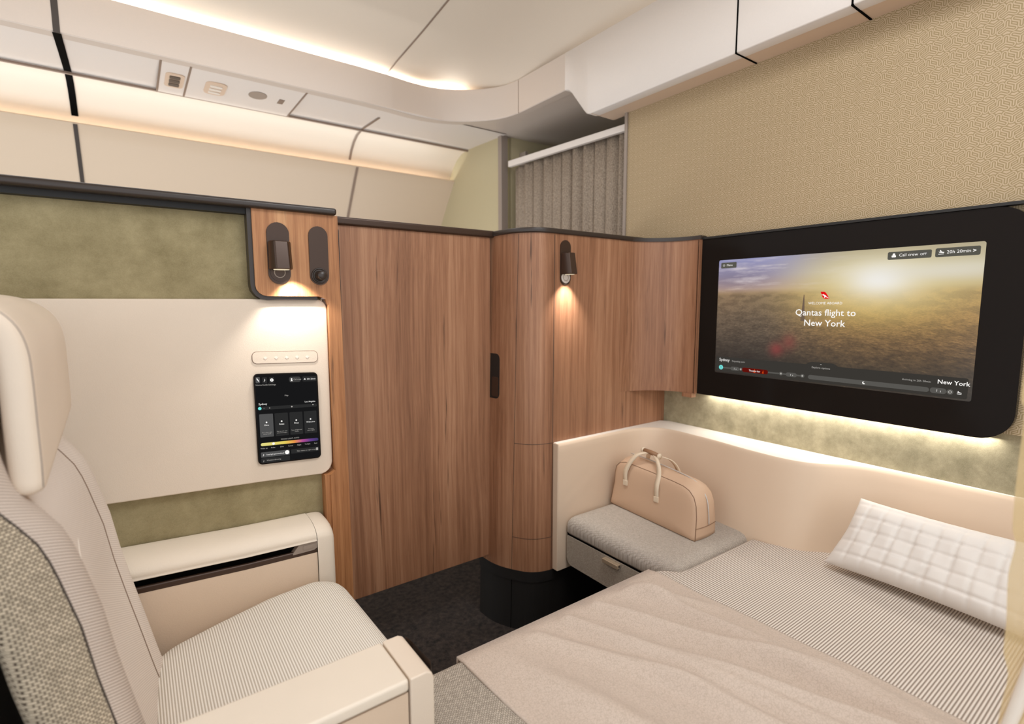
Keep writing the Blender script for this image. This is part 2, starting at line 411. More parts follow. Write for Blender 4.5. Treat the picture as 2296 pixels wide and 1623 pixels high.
# back of the trough so that the cove lamp stays hidden
struct(top('trim_12', G().box(-1.9, 1.75, 2.66, 2.90, 2.26, 2.275), M['ceil']))
# far side: service panel, lit cove, lower lining
P1 = [(2.622, 2.238), (2.80, 2.244), (3.00, 2.250), (3.062, 2.251)]
P2 = [(3.063, 2.2505), (3.14, 2.240), (3.20, 2.215), (3.25, 2.175), (3.285, 2.13), (3.34, 2.06), (3.44, 1.95)]
P3 = [(3.262, 2.070), (3.246, 2.088), (3.236, 2.084), (3.30, 2.00), (3.37, 1.90), (3.455, 1.80), (3.56, 1.6), (3.65, 1.3), (3.70, .8), (3.70, 0)]
P3 = [(3.262, 2.072), (3.250, 2.089), (3.240, 2.088), (3.238, 2.080), (3.285, 2.02), (3.345, 1.94), (3.44, 1.81), (3.56, 1.6), (3.65, 1.3), (3.70, .8), (3.70, 0)]
def ext(prof, x0, x1, name, mat, off=0):
    g = G(); q = [(a, b-off) for a, b in prof]
    g.grid([[(x, a, b) for x in (x0, x1)] for a, b in q]); return struct(top(name, g, mat, smooth=True))
ext(P1, -1.9, 1.866, 'wall_left_upper', M['panelwhite']); ext(P2, -1.9, 1.866, 'wall_left_cove', M['coveglow'])
ext(P3, -1.9, 1.866, 'wall_left', M['bin'])
def strip(name, x0, x1, mat, parts):
    g = G()
    for prof, dy, dz in parts: g.grid([[(x, a+dy, b+dz) for x in (x0, x1)] for a, b in prof])
    return struct(top(name, g, mat, smooth=True))
strip('trim_13', -.160, -.140, M['seam'], [([(2.618, 2.40), (2.618, 2.2345)], 0, 0)])
strip('trim_14', -.163, -.137, M['void'], [([(2.616, 2.2345)]+P1[1:]+P2[:5], -.002, -.003)])
strip('trim_15', -.158, -.142, M['seam'], [(P3[3:9], -.004, -.002)])
strip('trim_16', 1.146, 1.160, M['seam2'], [(P1[1:]+P2[:5], -.002, -.003)])
strip('trim_17', 1.175, 1.190, M['seam2'], [(P3[3:9], -.004, -.002)])
g = G().box(-1.9, 1.866, 3.052, 3.066, 2.2385, 2.2475); struct(top('trim_18', g, M['seam2']))
gp_ = [(bp[i][0]+nrm2(bp, i)[0]*.012, bp[i][1]+nrm2(bp, i)[1]*.012) for i in range(len(bp)) if bp[i][0] > 1.14]+[(1.735, 1.93), (1.735, 1.45), (2.6, 1.45), (2.6, 2.70), (1.15, 2.70)]
g = G().prism(gp_, XY, 2.243, 2.262); struct(top('ceiling_galley', g, M['valance']))

# passenger service unit
psu = tag(empty('passenger_service_unit', (.45, 2.85, 2.24)), 'narrow off-white overhead service strip with reading lights and vent, above the aisle opposite', 'service panel')
child('panel', G().box(.172, .742, 2.64, 3.048, 2.2365, 2.2405), M['panelwhite'], psu)
for xx in (.168, .274, .742):
    g = G().box(xx-.004, xx+.004, 2.66, 3.056, 2.235, 2.2375); child('panel_joint', g, M['seam2'], psu)
def plate(x, y, w, h, z, r, mat, name, par, t=.004):
    return child(name, G().prism(rrect(x-w/2, x+w/2, y-h/2, y+h/2, r), XY, z-t, z), mat, par)
f = plate(.226, 2.86, .07, .17, 2.2365, .02, M['soffit'], 'light_frame', psu)
for k in range(3): child('reading_light', G().prism(rrect(.206, .246, 2.80+k*.045, 2.835+k*.045, .006), XY, 2.230, 2.2335), M['dark'], psu)
f = plate(.385, 2.855, .085, .16, 2.2365, .03, M['soffit'], 'vent_frame', psu)
for k in range(3): child('vent_slot', G().prism(rrect(.36, .41, 2.81+k*.04, 2.833+k*.04, .01), XY, 2.229, 2.2335), M['edge'], psu)
child('speaker_disc', G().prism([(.56+.04*math.cos(a*PI/10), 2.83+.05*math.sin(a*PI/10)) for a in range(20)], XY, 2.2345, 2.2368), M['post'], psu)
child('sign', G().box(.655, .68, 2.82, 2.88, 2.2345, 2.2368), M['seam2'], psu)

# made-up frame for the added suite fill light, out of view
cl = tag(empty('fill_light_frame', (.62, .30, 2.455)), 'unseen panel frame added above the suite fill light', 'light')
g = G().box(-.05, 1.29, -.17, .77, 2.455, 2.53); child('frame', g, M['panelwhite'], cl)

# ------------------------------------------------------------------ curtain
cu = tag(empty('curtain_rail', (1.885, 2.13, 2.05)), 'off-white slanted curtain rail above the pleated grey curtain', 'curtain rail')
g = G().prism([(1.66, 2.022), (2.60, 2.048), (2.60, 2.083), (1.66, 2.052)], YZ, 1.862, 1.885)
bevel(child('rail', g, M['panelwhite'], cu), .003)
rows = []
nn_ = 150
for zi in range(9):
    z = .02+(2.045-.02)*zi/8; r = []
    for i in range(nn_+1):
        y = 1.672+(2.59-1.672)*i/nn_; ph = 2*PI*(i/nn_)*11.5
        a = .013+.006*math.sin(i*.11+1)
        zz = min(z, 2.025+.026*(y-1.66)/.94+.01)
        r.append((1.905+a*math.sin(ph+.5*math.sin(ph))+.003*math.sin(ph*2.3), y+.008*math.cos(ph), zz))
    rows.append(r)
c = top('curtain', G().grid(rows), M['curtain'], smooth=True); tag(c, 'grey-brown pleated curtain hanging in the doorway beside the patterned wall', 'curtain')
s_ = c.modifiers.new('thick', 'SOLIDIFY'); s_.thickness = .002

# ------------------------------------------------------------------ door
d = empty('door_1', (.82, 1.655, 0)); struct(d)
bevel(child('door_leaf', G().box(.525, 1.092, 1.64, 1.668, .265, 1.49), M['wood'], d), .0015)
bevel(child('door_cap', G().box(.517, 1.118, 1.628, 1.675, 1.490, 1.514), M['bronze'], d), .006)
child('pocket_strip', G().prism(rrect(.513, .531, .915, 1.476, .005), XZ(1.632), 0, .01), M['black'], d)

# ------------------------------------------------------------------ suite side wall
pw = tag(empty('suite_partition', (.15, 1.60, 0)), 'low suite wall of sage green suede with a dark top rail, left of the wooden door', 'partition')
child('suede_panel', G().box(-1.4, .46, 1.602, 1.64, .0, 1.505), M['green'], pw)
g = G().box(-1.4, .500, 1.545, 1.652, 1.502, 1.522); bevel(child('top_rail', g, M['dark'], pw), .007)
g = G().box(-1.4, .276, 1.575, 1.602, 1.488, 1.503); child('rail_underside', g, M['black'], pw)
# wooden frame: block above, post below, one piece
ol = [(.277, 1.502), (.277, 1.30)]+[(.307-.03*math.cos(a), 1.30-.03*math.sin(a)) for a in (PI/8, PI/4, 3*PI/8)]+[(.307, 1.27), (.445, 1.27), (.462, 1.262), (.470, 1.245), (.470, .745), (.455, .735), (.455, .0), (.512, .0), (.510, .6), (.505, 1.502)]
wf = child('wood_frame', G().prism(ol, XZ(1.560), 0, .045), M['wood_warm'], pw)
g = G().prism([(.266, 1.502), (.266, 1.30)]+[(.307-.041*math.cos(a), 1.30-.041*math.sin(a)) for a in (PI/8, PI/4, 3*PI/8)]+[(.307, 1.259), (.44, 1.259), (.44, 1.27), (.30, 1.29), (.29, 1.31), (.29, 1.502)], XZ(1.566), 0, .04)
child('wood_frame_edge', g, M['dark'], pw)
child('post_side', G().box(.440, .4555, 1.566, 1.602, .0, .735), M['wood_warm'], pw)
# cream side panel with slanted lower edge
ol = [(-.6, 1.262), (.440, 1.2625)]+[(.440+.03*math.sin(a), 1.2325+.03*math.cos(a)) for a in (PI/8, PI/4, 3*PI/8, PI/2)]+[(.468, .77)]+[(.436+.03*math.cos(a), .77-.032*math.sin(a)) for a in (PI/8, PI/4, 3*PI/8)]+[(.436, .737), (.28, .746), (.067, .755), (-.09, .762), (-.6, .785)]
cp = tag(bevel(top('leather_side_panel', G().prism(ol[::-1], XZ(1.578), 0, .0235), M['cream'], base=(.1, 1.6, .74)), .004), 'large cream leather panel holding the small tablet, behind the armchair headrest', 'panel')
cst = child('control_strip', G().prism([(x+(0), z-.035*(x-.26)) for x, z in rrect(.262, .436, 1.085, 1.117, .012)], XZ(1.576), 0, .004), M['cream'], cp)
g = G()
for k in range(5):
    xx = .29+k*.028; g.prism([(xx, 1.099-k*.001), (xx+.005, 1.103-k*.001), (xx+.010, 1.099-k*.001), (xx+.005, 1.0945-k*.001)], XZ(1.5752), 0, .001)
child('button_icons', g, M['edge'], cst)
# thin shadow gap around the strip
g = G().prism([(x, z-.035*(x-.26)) for x, z in rrect(.2605, .4375, 1.0835, 1.1185, .013)], XZ(1.5772), 0, .002); child('strip_gap', g, M['seam2'], cp)

# ------------------------------------------------------------------ text helper
def text_mesh(s, size, align='LEFT', bold=0):
    cu_ = bpy.data.curves.new('t', 'FONT'); cu_.body = s; cu_.size = size; cu_.align_x = align; cu_.resolution_u = 2; cu_.offset = bold
    o = bpy.data.objects.new('t', cu_); COL.objects.link(o)
    bpy.context.view_layer.update()
    me = bpy.data.meshes.new_from_object(o.evaluated_get(bpy.context.evaluated_depsgraph_get()))
    vs = [tuple(v.co) for v in me.vertices]; fs = [tuple(p.vertices) for p in me.polygons]
    bpy.data.objects.remove(o); bpy.data.curves.remove(cu_); bpy.data.meshes.remove(me); return vs, fs
class Scr(G):
    """flat graphics on a display: pl(u, v, h) -> xyz"""
    def __init__(s, pl): super().__init__(); s.pl = pl
    def poly(s, pts, h=0, mi=0):
        n = len(s.v); s.v += [s.pl(u, v, h) for u, v in pts]; s.face(range(n, n+len(pts)), mi); return s
    def rr(s, u0, u1, v0, v1, r, h=0, mi=0): return s.poly(rrect(u0, u1, v0, v1, r, 4), h, mi)
    def disc(s, u, v, r, h=0, mi=0, n=16): return s.poly([(u+r*math.cos(2*PI*k/n), v+r*math.sin(2*PI*k/n)) for k in range(n)], h, mi)
    def ring(s, u, v, r, t, h=0, mi=0, n=20, a0=0, a1=2*PI):
        n0 = len(s.v)
        for k in range(n+1):
            a = a0+(a1-a0)*k/n
            s.v += [s.pl(u+r*math.cos(a), v+r*math.sin(a), h), s.pl(u+(r-t)*math.cos(a), v+(r-t)*math.sin(a), h)]
        for k in range(n): q = n0+2*k; s.face((q, q+1, q+3, q+2), mi)
        return s
    def text(s, str_, u, v, size, align='LEFT', h=0, mi=0, bold=0):
        vs, fs = text_mesh(str_, size, align, bold); n = len(s.v)
        s.v += [s.pl(u+a, v+b, h) for a, b, _ in vs]
        for f in fs: s.face([n+i for i in f], mi)
        return s

# ------------------------------------------------------------------ tablet
tb = tag(empty('tablet', (.347, 1.572, .79)), 'small dark touchscreen tablet mounted in the cream leather panel', 'tablet')
rt = math.radians(-3.0)
def TP(u, v, h):    # u,v from the tablet's lower left corner
    x = u-.086; z = v-.129
    return (.3465+x*math.cos(rt)-z*math.sin(rt)*0+0*z-.0, 1.574-h, .924+x*math.sin(rt)+z)
g = G().prism(rrect(0, .172, 0, .258, .012), TP, 0, .003); child('case', g, M['glass'], tb)
S = Scr(TP); S.rr(.0035, .1685, .0035, .2545, .008, .0032); ts = child('screen', S, M['e_tab'], tb)
ms = [M['e_card'], M['e_cardlit'], M['e_soft'], M['e_white'], M['e_dim'], M['e_cyan']]
H = .0036; H2 = .0040
S = Scr(TP); S.rr(.005, .016, .232, .249, .002, H, 1); S.rr(.022, .034, .231, .248, .002, H); S.rr(.040, .053, .231, .248, .002, H)
S.poly([(.007, .244), (.009, .246), (.014, .237), (.012, .236)], H2, 3); S.text('♪', .025, .236, .012, h=H2, mi=3); S.ring(.0465, .2395, .0045, .003, H2, 3)
S.text('Home', .0045, .2245, .0062, h=H2, mi=2); S.text('Audio', .021, .2245, .0062, h=H2, mi=2); S.text('Settings', .037, .2245, .0062, h=H2, mi=2)
child('menu_buttons', S, ms, ts); S = Scr(TP); S.rr(.092, .124, .231, .247, .006, H, 4); S.disc(.099, .2405, .0022, H2, 3); S.poly([(.0955, .2345), (.1025, .2345), (.0995, .2385)], H2, 3); S.text('Call crew', .104, .2375, .0055, h=H2, mi=2)
child('crew_button', S, ms, ts); S = Scr(TP); S.rr(.129, .168, .232, .247, .003, H, 0); S.poly([(.132, .238), (.138, .2375), (.136, .242)], H2, 3); S.text('20h 20min', .141, .2375, .0058, h=H2, mi=3)
child('time_button', S, ms, ts)
S = Scr(TP); S.text('Map', .078, .192, .006, h=H2, mi=2); S.text('Sydney', .009, .170, .0078, h=H2, mi=3); S.text('Los Angeles', .132, .1705, .0062, h=H2, mi=3)
S.rr(.008, .166, .156, .165, .003, H, 0); S.disc(.0115, .1605, .0045, H2, 5); S.text('ψ', .020, .158, .006, h=H2, mi=2); S.disc(.037, .1605, .0015, H2, 2); S.disc(.096, .1605, .0022, H2, 2); S.disc(.155, .1625, .0018, H2, 2)
child('route_bar', S, ms, ts)
for k, (ti, l1, l2) in enumerate((('Dine', 'Set a quiet, calm', 'dining mood'), ('Relax', 'Feet up and relax', 'with mood lights'), ('Sleep', 'Turn off lights and', 'recline'), ('Welcome', 'Welcome', 'aboard lights'))):
    u0 = .009+k*.0398; S = Scr(TP); S.rr(u0, u0+.0355, .078, .144, .002, H, 1 if k == 0 else 0)
    S.disc(u0+.0178, .120, .0022, H2, 3); S.text(ti, u0+.0178, .110, .0062, 'CENTER', H2, 3)
    S.text(l1, u0+.0178, .090, .0040, 'CENTER', H2, 2); S.text(l2, u0+.0178, .0855, .0040, 'CENTER', H2, 2)
    child('mood_card', S, ms, ts)
m = N('mood colour bar'); v, x, y, z = m.obj(); f = m.n('MapRange'); m.l(x, f.inputs[0]); f.inputs[1].default_value = -.078; f.inputs[2].default_value = .078
m.b.inputs['Base Color'].default_value = (0, 0, 0, 1); m.b.inputs['Emission Strength'].default_value = 1
m.l(m.ramp(f.outputs[0], [(0, (222, 214, 130)), (.4, (222, 202, 84)), (.58, (226, 140, 60)), (.72, (170, 66, 140)), (.85, (92, 44, 130)), (1, (34, 34, 96))]), m.b.inputs['Emission Color'])
S = Scr(TP); S.rr(.009, .166, .053, .0615, .004, H); S.disc(.042, .0572, .0036, H2, 1); S.text('MOOD LIGHT: AUTO', .087, .066, .0052, 'CENTER', H2, 2)
for k, wd in enumerate(('Wake up', 'Relax', 'Dine', 'Sunset', 'Night', 'Twilight', 'Rest')): S.text(wd, .017+k*.0235, .0445, .0050, 'CENTER', H2, 3 if k == 1 else 2)
child('mood_slider', S, [m.m, M['e_white'], M['e_soft']], ts)
S = Scr(TP); S.rr(.008, .084, .020, .035, .002, H, 1); S.text('♪', .012, .024, .010, h=H2, mi=3); S.text('Seat light personalised', .022, .0255, .0052, h=H2, mi=3); S.rr(.071, .083, .022, .034, .006, H2, 3)
S.rr(.088, .166, .022, .035, .002, H, 0); S.text('Main menu on right screen', .104, .0265, .0050, h=H2, mi=2); S.rr(.158, .164, .0245, .0325, .001, H2, 2)
S.rr(.008, .084, .004, .018, .002, H, 0); S.text('♪', .012, .007, .009, h=H2, mi=2); S.text('Window dimming', .022, .009, .0052, h=H2, mi=2)
child('lower_buttons', S, ms, ts)

# ------------------------------------------------------------------ reading lamps
def capsule(cx, z0, z1, w):
    r = w/2; return [(cx+r*math.cos(a), z1-r+r*math.sin(a)) for a in [PI*k/12 for k in range(13)]]+[(cx-r*math.cos(a), z0+r-r*math.sin(a)) for a in [PI*k/12 for k in range(13)]]
def reading_lamp(cx, yf, z0, z1, w, hz0, hz1, lab, foot, tilt=0):
    t = tag(empty('reading_lamp', (cx, yf, z0)), lab, 'reading lamp', 'capsule reading lamps')
    child('back_plate', G().prism(capsule(cx, z0, z1, w)[::-1], XZ(yf), -.004, .0), M['bronze'], t)
    d = .052; g = G()
    sect = [(-w*.48, 0), (w*.48, 0), (w*.48, -d*.6), (w*.30, -d*.95), (-w*.30, -d*.95), (-w*.48, -d*.6)]
    b_ = [(cx+a, yf+b-.002, hz0) for a, b in sect]; tp = [(cx+a*.96+tilt, yf+b*.72-.002, hz1) for a, b in sect]
    g.v += b_+tp
    for i in range(6): j = (i+1) % 6; g.face((i, j, 6+j, 6+i))
    g.face(range(6)); g.face(range(11, 5, -1))
    hd = bevel(child('head', g, M['bronze'], t), .003, 2)
    g = G().prism([(cx+.35*w*math.cos(a), yf-d*.5+.35*w*math.sin(a)) for a in [PI*k/8 for k in range(16)]], XY, hz0-.0012, hz0-.0002); child('lens', g, M['lampglow'], hd)
    g = G().prism([(cx+w*.42*math.cos(a), z0+w*.55+w*.42*math.sin(a)) for a in [PI*k/10 for k in range(20)]][::-1], XZ(yf), -.0055, -.003)
    f_ = child('touch_button', g, foot, t)
    S = Scr(lambda u, v, h: (u, yf-.0058-h, v)); S.ring(cx, z0+w*.55, w*.26, w*.04, 0); child('button_ring', S, M['post'], f_)
    return t
reading_lamp(.3395, 1.560, 1.303, 1.470, .058, 1.342, 1.418, 'brown capsule reading lamp with hinged head on the orange-brown wood block', M['bronze'])
spot('reading_lamp_beam', (.365, 1.522, 1.335), (.10, .03, -1), 4.5, 104, .5, .008, (1, .975, .93))
reading_lamp(1.284, 1.440, 1.314, 1.474, .049, 1.352, 1.428, 'dark reading lamp with glowing pale foot on the rounded wooden column', M['chrome'])
spot('wall_lamp_beam', (1.283, 1.398, 1.350), (0, .20, -1), 11, 84, 1.0, .006, (1, .975, .93))
# oval socket plate
sk = tag(empty('headset_hook', (.447, 1.56, 1.30)), 'brown capsule plate with a round turned knob, beside the reading lamp on the wood block', 'hook')
child('plate', G().prism(capsule(.447, 1.303, 1.468, .053)[::-1], XZ(1.56), -.004, 0), M['bronze'], sk)
def knob(cx, cy, cz_, prof, name, mat, par, n=24):
    rows = [[(cx+r*math.cos(2*PI*k/n), cy-h, cz_+r*math.sin(2*PI*k/n)) for k in range(n)] for r, h in prof]
    g = G().grid(rows, closed_v=True); g.face([len(g.v)-n+i for i in range(n)]); return child(name, g, mat, par, smooth=True)
knob(.446, 1.556, 1.329, [(.0225, 0), (.0225, .003), (.021, .005), (.019, .004), (.016, .002), (.014, .004), (.0115, .016), (.012, .024), (.013, .028), (.011, .031), (.0, .032)], 'knob', M['dark'], sk)

# ------------------------------------------------------------------ corner column cabinet
PT = [(1.103, 1.665), (1.103, 1.60), (1.107, 1.555), (1.115, 1.52), (1.130, 1.488), (1.152, 1.462), (1.182, 1.446), (1.218, 1.440), (1.26, 1.440), (1.40, 1.440), (1.60, 1.440), (1.875, 1.440)]
PB = [(1.072, 1.665), (1.076, 1.62), (1.084, 1.585), (1.098, 1.55), (1.119, 1.512), (1.142, 1.480), (1.172, 1.457), (1.210, 1.444), (1.255, 1.440), (1.40, 1.440), (1.60, 1.440), (1.875, 1.440)]
def plan(z, off=0):
    t = (z-.24)/(1.495-.24); P = [Vector(a).lerp(Vector(b), t) for a, b in zip(PB, PT)]
    sm = smooth_path([tuple(p) for p in P], 4)
    if off:
        sm = [(sm[i][0]+nrm2(sm, i)[0]*-off*-1*(-1), sm[i][1]+nrm2(sm, i)[1]*off*-1) if False else (sm[i][0]-nrm2(sm, i)[0]*off, sm[i][1]-nrm2(sm, i)[1]*off) for i in range(len(sm))]
    return sm
cc = tag(empty('corner_cabinet', (1.45, 1.55, 0)), 'tall rounded walnut column cabinet right of the door, on a black plinth', 'cabinet')
def wallsheet(zs, off=0, back=1.70):
    g = G(); rows = []
    for z in zs: rows.append([(x, y, z) for x, y in plan(z, off)])
    g.grid(rows)
    for zi in (0, -1):
        n = len(g.v); r = rows[zi]; g.v += r; g.v += [(1.875, back, r[0][2]), (r[0][0], back, r[0][2])]; k = len(r)
        g.face(range(n, n+k+2))
    # sides and back
    for a, b in ((rows[0], rows[-1]),):
        n = len(g.v); g.v += [a[0], (a[0][0], back, a[0][2]), b[0], (b[0][0], back, b[0][2])]; g.face((n, n+1, n+3, n+2))
        n = len(g.v); g.v += [a[-1], (1.875, back, a[0][2]), b[-1], (1.875, back, b[0][2])]; g.face((n, n+2, n+3, n+1))
        n = len(g.v); g.v += [(a[0][0], back, a[0][2]), (1.875, back, a[0][2]), (b[0][0], back, b[0][2]), (1.875, back, b[0][2])]; g.face((n, n+1, n+3, n+2))
    return g
body = child('body', wallsheet([.24+1.255*k/8 for k in range(9)]), M['wood'], cc)
for p in body.data.polygons: p.use_smooth = abs(p.normal.z) < .5
bevel(body, .0002, 1, 60)
tr = child('top_rail', wallsheet([1.495, 1.512], .008), M['dark'], cc); bevel(tr, .004, 2)
child('rail_shadow_gap', wallsheet([1.4945, 1.4955], .002), M['black'], cc)
child('plinth', wallsheet([0, .238], -.004), M['black'], cc)
g = wallsheet([.2, .242], .001); child('plinth_band', g, M['black'], cc)
# plinth seam and wood seams (fine grooves following the curve)
def seam_v(i_frac, z0, z1, name, mat, wdt=.0012, off=.0006):
    rows = []
    for k in range(9):
        z = z0+(z1-z0)*k/8; P = plan(z, off); i = i_frac*(len(P)-1); a = int(i); t = i-a
        p = Vector(P[a]).lerp(Vector(P[min(a+1, len(P)-1)]), t); tg = (Vector(P[min(a+1, len(P)-1)])-Vector(P[a])).normalized()
        rows.append([(p.x-tg.x*wdt, p.y-tg.y*wdt, z), (p.x+tg.x*wdt, p.y+tg.y*wdt, z)])
    return child(name, G().grid(rows), mat, cc)
def seam_h(f0, f1, z, name):
    rows = [[], []]
    P0 = plan(z-.0009, .0006); P1_ = plan(z+.0009, .0006); n = len(P0)-1
    for i in range(int(f0*n), int(f1*n)+1): rows[0].append((*P0[i], z-.0009)); rows[1].append((*P1_[i], z+.0009))
    return child(name, G().grid(rows), M['seam'], cc)
F0, F1 = 3.5/11, 7.55/11
seam_v(F0, .24, 1.49, 'panel_joint', M['seam'], .0007); seam_v(F1, .24, 1.49, 'panel_joint', M['seam'], .0011)
seam_h(F0, F1, .735, 'hatch_joint'); seam_h(F0, F1, .372, 'hatch_joint')
seam_v(F0, .0, .205, 'plinth_joint', M['void'], .001, -.002)
# finger recess beside the door
g = G().prism(rrect(-.003, .030, .895, 1.06, (.001, .012, .012, .001)), lambda u, v, h: (1.093+h, 1.62-u*1.7, v), 0, .0)
g = G(); 
ol = rrect(-.002, .062, .893, 1.062, (.001, .02, .02, .001))
g.prism(ol, lambda u, v, h: (plan(v)[0][0]+u*.09-h, 1.648-u, v), 0, .003)
hr = child('finger_recess', g, M['black'], cc)
child('latch', G().prism(rrect(.02, .058, .90, .975, .008), lambda u, v, h: (plan(v)[0][0]+u*.09-h, 1.648-u, v), .003, .0042), M['bronze'], hr)

# ------------------------------------------------------------------ curved upper cupboard next to the television
uc = tag(empty('upper_cupboard', (1.75, 1.38, .89)), 'curved walnut cupboard between the column and the black television panel', 'cupboard')
UP = smooth_path([(1.58, 1.4395), (1.64, 1.437), (1.70, 1.414), (1.745, 1.380), (1.780, 1.335), (1.797, 1.285), (1.800, 1.237)], 5)
g = G().prism(UP+[(1.86, 1.237), (1.86, 1.4399)], XY, .888, 1.4935); b_ = child('body', g, M['wood'], uc)
for p in b_.data.polygons: p.use_smooth = False
b_.data.update(); bevel(b_, .0008, 2, 50)
UPo = [(p[0]-.004, p[1]-.004) for p in UP]
g = G().prism(UPo+[(1.845, 1.237), (1.845, 1.46), (1.57, 1.46)], XY, 1.4935, 1.508); child('top_rail', g, M['dark'], uc)
child('door_joint', G().box(1.793, 1.796, 1.24, 1.2405, .89, 1.49), M['void'], uc)
child('catch', G().box(1.79, 1.82, 1.245, 1.29, .872, .888), M['wood'], uc)

# ------------------------------------------------------------------ television
tv = tag(empty('television', (1.81, .77, .888)), 'wide black glass television panel showing a sunset city welcome screen', 'television')
ol = rrect(.305, 1.236, .888, 1.492, (.075, .001, .001, .075), 8)
bevel(child('bezel', G().prism(ol, YZ, 1.812, 1.838), M['glass'], tv), .002, 2, 60)
child('top_strip', G().box(1.808, 1.838, -.6, 1.236, 1.4925, 1.5005), M['black'], tv)
TVP = lambda u, v, h: (1.8115-h, 1.160-u, .983+v)
W_, H_ = .766, .4245
m = N('television picture'); v, x, y, z = m.obj()
U_ = m.math('DIVIDE', m.math('SUBTRACT', .39, y), W_)      # 0 left .. 1 right
V_ = m.math('DIVIDE', m.math('SUBTRACT', z, .095), H_)
def gauss(cu_, cv_, su, sv):
    a = m.math('DIVIDE', m.math('SUBTRACT', U_, cu_), su); b = m.math('DIVIDE', m.math('SUBTRACT', V_, cv_), sv)
    return m.math('EXPONENT', m.math('MULTIPLY', m.math('ADD', m.math('MULTIPLY', a, a), m.math('MULTIPLY', b, b)), -1))
sky = m.ramp(V_, [(.70, (186, 154, 112)), (.76, (176, 152, 142)), (.86, (152, 144, 166)), (1.0, (140, 142, 182))])
skyr = m.ramp(V_, [(.66, (166, 134, 80)), (.76, (184, 164, 112)), (.86, (192, 182, 150)), (1.0, (164, 152, 124))])
fr = m.n('MapRange'); fr.interpolation_type = 'SMOOTHSTEP'; m.l(U_, fr.inputs[0]); fr.inputs[1].default_value = .2; fr.inputs[2].default_value = .62
c = m.mixc(fr.outputs[0], sky, skyr)
cn = m.noise(m.vec(m.math('MULTIPLY', U_, 4), m.math('MULTIPLY', V_, 17), 0), 1, 6, .6)
cm = m.n('MapRange'); m.l(cn, cm.inputs[0]); cm.inputs[1].default_value = .5; cm.inputs[2].default_value = .68
c = m.mixc(m.math('MULTIPLY', cm.outputs[0], m.math('MULTIPLY', gauss(.25, .88, .3, .14), .9)), c, (206, 196, 200))
c = m.mixc(m.math('MULTIPLY', m.math('SUBTRACT', 1, cm.outputs[0]), m.math('MULTIPLY', gauss(.08, .82, .2, .12), .5)), c, (92, 84, 110))
cityl = m.ramp(V_, [(.10, (48, 46, 44)), (.3, (92, 80, 68)), (.5, (122, 104, 84)), (.70, (158, 132, 100))])
cityr = m.ramp(V_, [(.10, (86, 74, 60)), (.35, (140, 108, 70)), (.55, (182, 140, 80)), (.72, (206, 166, 92))])
city = m.mixc(fr.outputs[0], cityl, cityr)
pp = m.math('DIVIDE', 1, m.math('MAXIMUM', m.math('SUBTRACT', .79, V_), .03))
n1 = m.noise(m.vec(m.math('MULTIPLY', m.math('MULTIPLY', m.math('SUBTRACT', U_, .5), pp), 24), m.math('MULTIPLY', pp, 16), 0), 1, 8, .82)
nc = m.n('MapRange'); m.l(n1, nc.inputs[0]); nc.inputs[1].default_value = .40; nc.inputs[2].default_value = .60; n1c = nc.outputs[0]
n2 = m.noise(m.vec(m.math('MULTIPLY', U_, 14), m.math('MULTIPLY', V_, 20), 0), 1, 3, .6)
city = m.mixc(m.math('MULTIPLY', m.math('SUBTRACT', 1, n1c), .62), city, (38, 33, 30))
hl = m.n('MapRange'); m.l(n1, hl.inputs[0]); hl.inputs[1].default_value = .60; hl.inputs[2].default_value = .72
city = m.mixc(m.math('MULTIPLY', hl.outputs[0], m.math('MULTIPLY', n2, .8)), city, (224, 186, 124))
bk = m.n('MapRange'); m.l(n2, bk.inputs[0]); bk.inputs[1].default_value = .56; bk.inputs[2].default_value = .42
city = m.mixc(m.math('MULTIPLY', bk.outputs[0], .35), city, (46, 38, 34))
hz = m.n('MapRange'); m.l(V_, hz.inputs[0]); hz.inputs[1].default_value = .69; hz.inputs[2].default_value = .74
c = m.mixc(hz.outputs[0], city, c)
c = m.mixc(m.math('MULTIPLY', gauss(.66, .62, .22, .14), .42), c, (216, 180, 84))
c = m.mixc(m.math('MULTIPLY', gauss(.68, .76, .26, .20), .7), c, (222, 206, 150))
c = m.mixc(gauss(.69, .79, .11, .11), c, (232, 229, 222))
c = m.mixc(m.math('MULTIPLY', gauss(.9, .83, .22, .06), .6), c, (214, 210, 200))
c = m.mixc(m.math('MULTIPLY', gauss(.305, .245, .03, .05), .7), c, (150, 60, 60))
c = m.mixc(m.math('MULTIPLY', gauss(.36, .31, .03, .06), .4), c, (150, 60, 60))
dk = m.n('MapRange'); m.l(V_, dk.inputs[0]); dk.inputs[1].default_value = .36; dk.inputs[2].default_value = .02
c = m.mixc(m.math('MULTIPLY', dk.outputs[0], .7), c, (40, 36, 32))
m.b.inputs['Base Color'].default_value = (.01, .01, .01, 1); m.rough(.2, .3); m.l(c, m.b.inputs['Emission Color']); m.b.inputs['Emission Strength'].default_value = 1.05
S = Scr(TVP); S.rr(0, W_, 0, H_, .006, .0); sc_ = child('screen', S, m.m, tv)
mt = [M['e_button'], M['e_white'], M['e_bar'], M['e_pill'], M['e_grey'], M['e_cyan'], M['e_dkred'], M['e_fire'], M['e_soft'], M['e_red']]
a1, a2, a3 = .0006, .0009, .0012
S = Scr(TVP); S.rr(.009, .071, .394, .415, .003, a1); S.ring(.021, .4045, .004, .001, a2, 1, 6); S.text('Menu', .032, .4015, .0105, h=a2, mi=1); child('menu_button', S, mt, sc_)
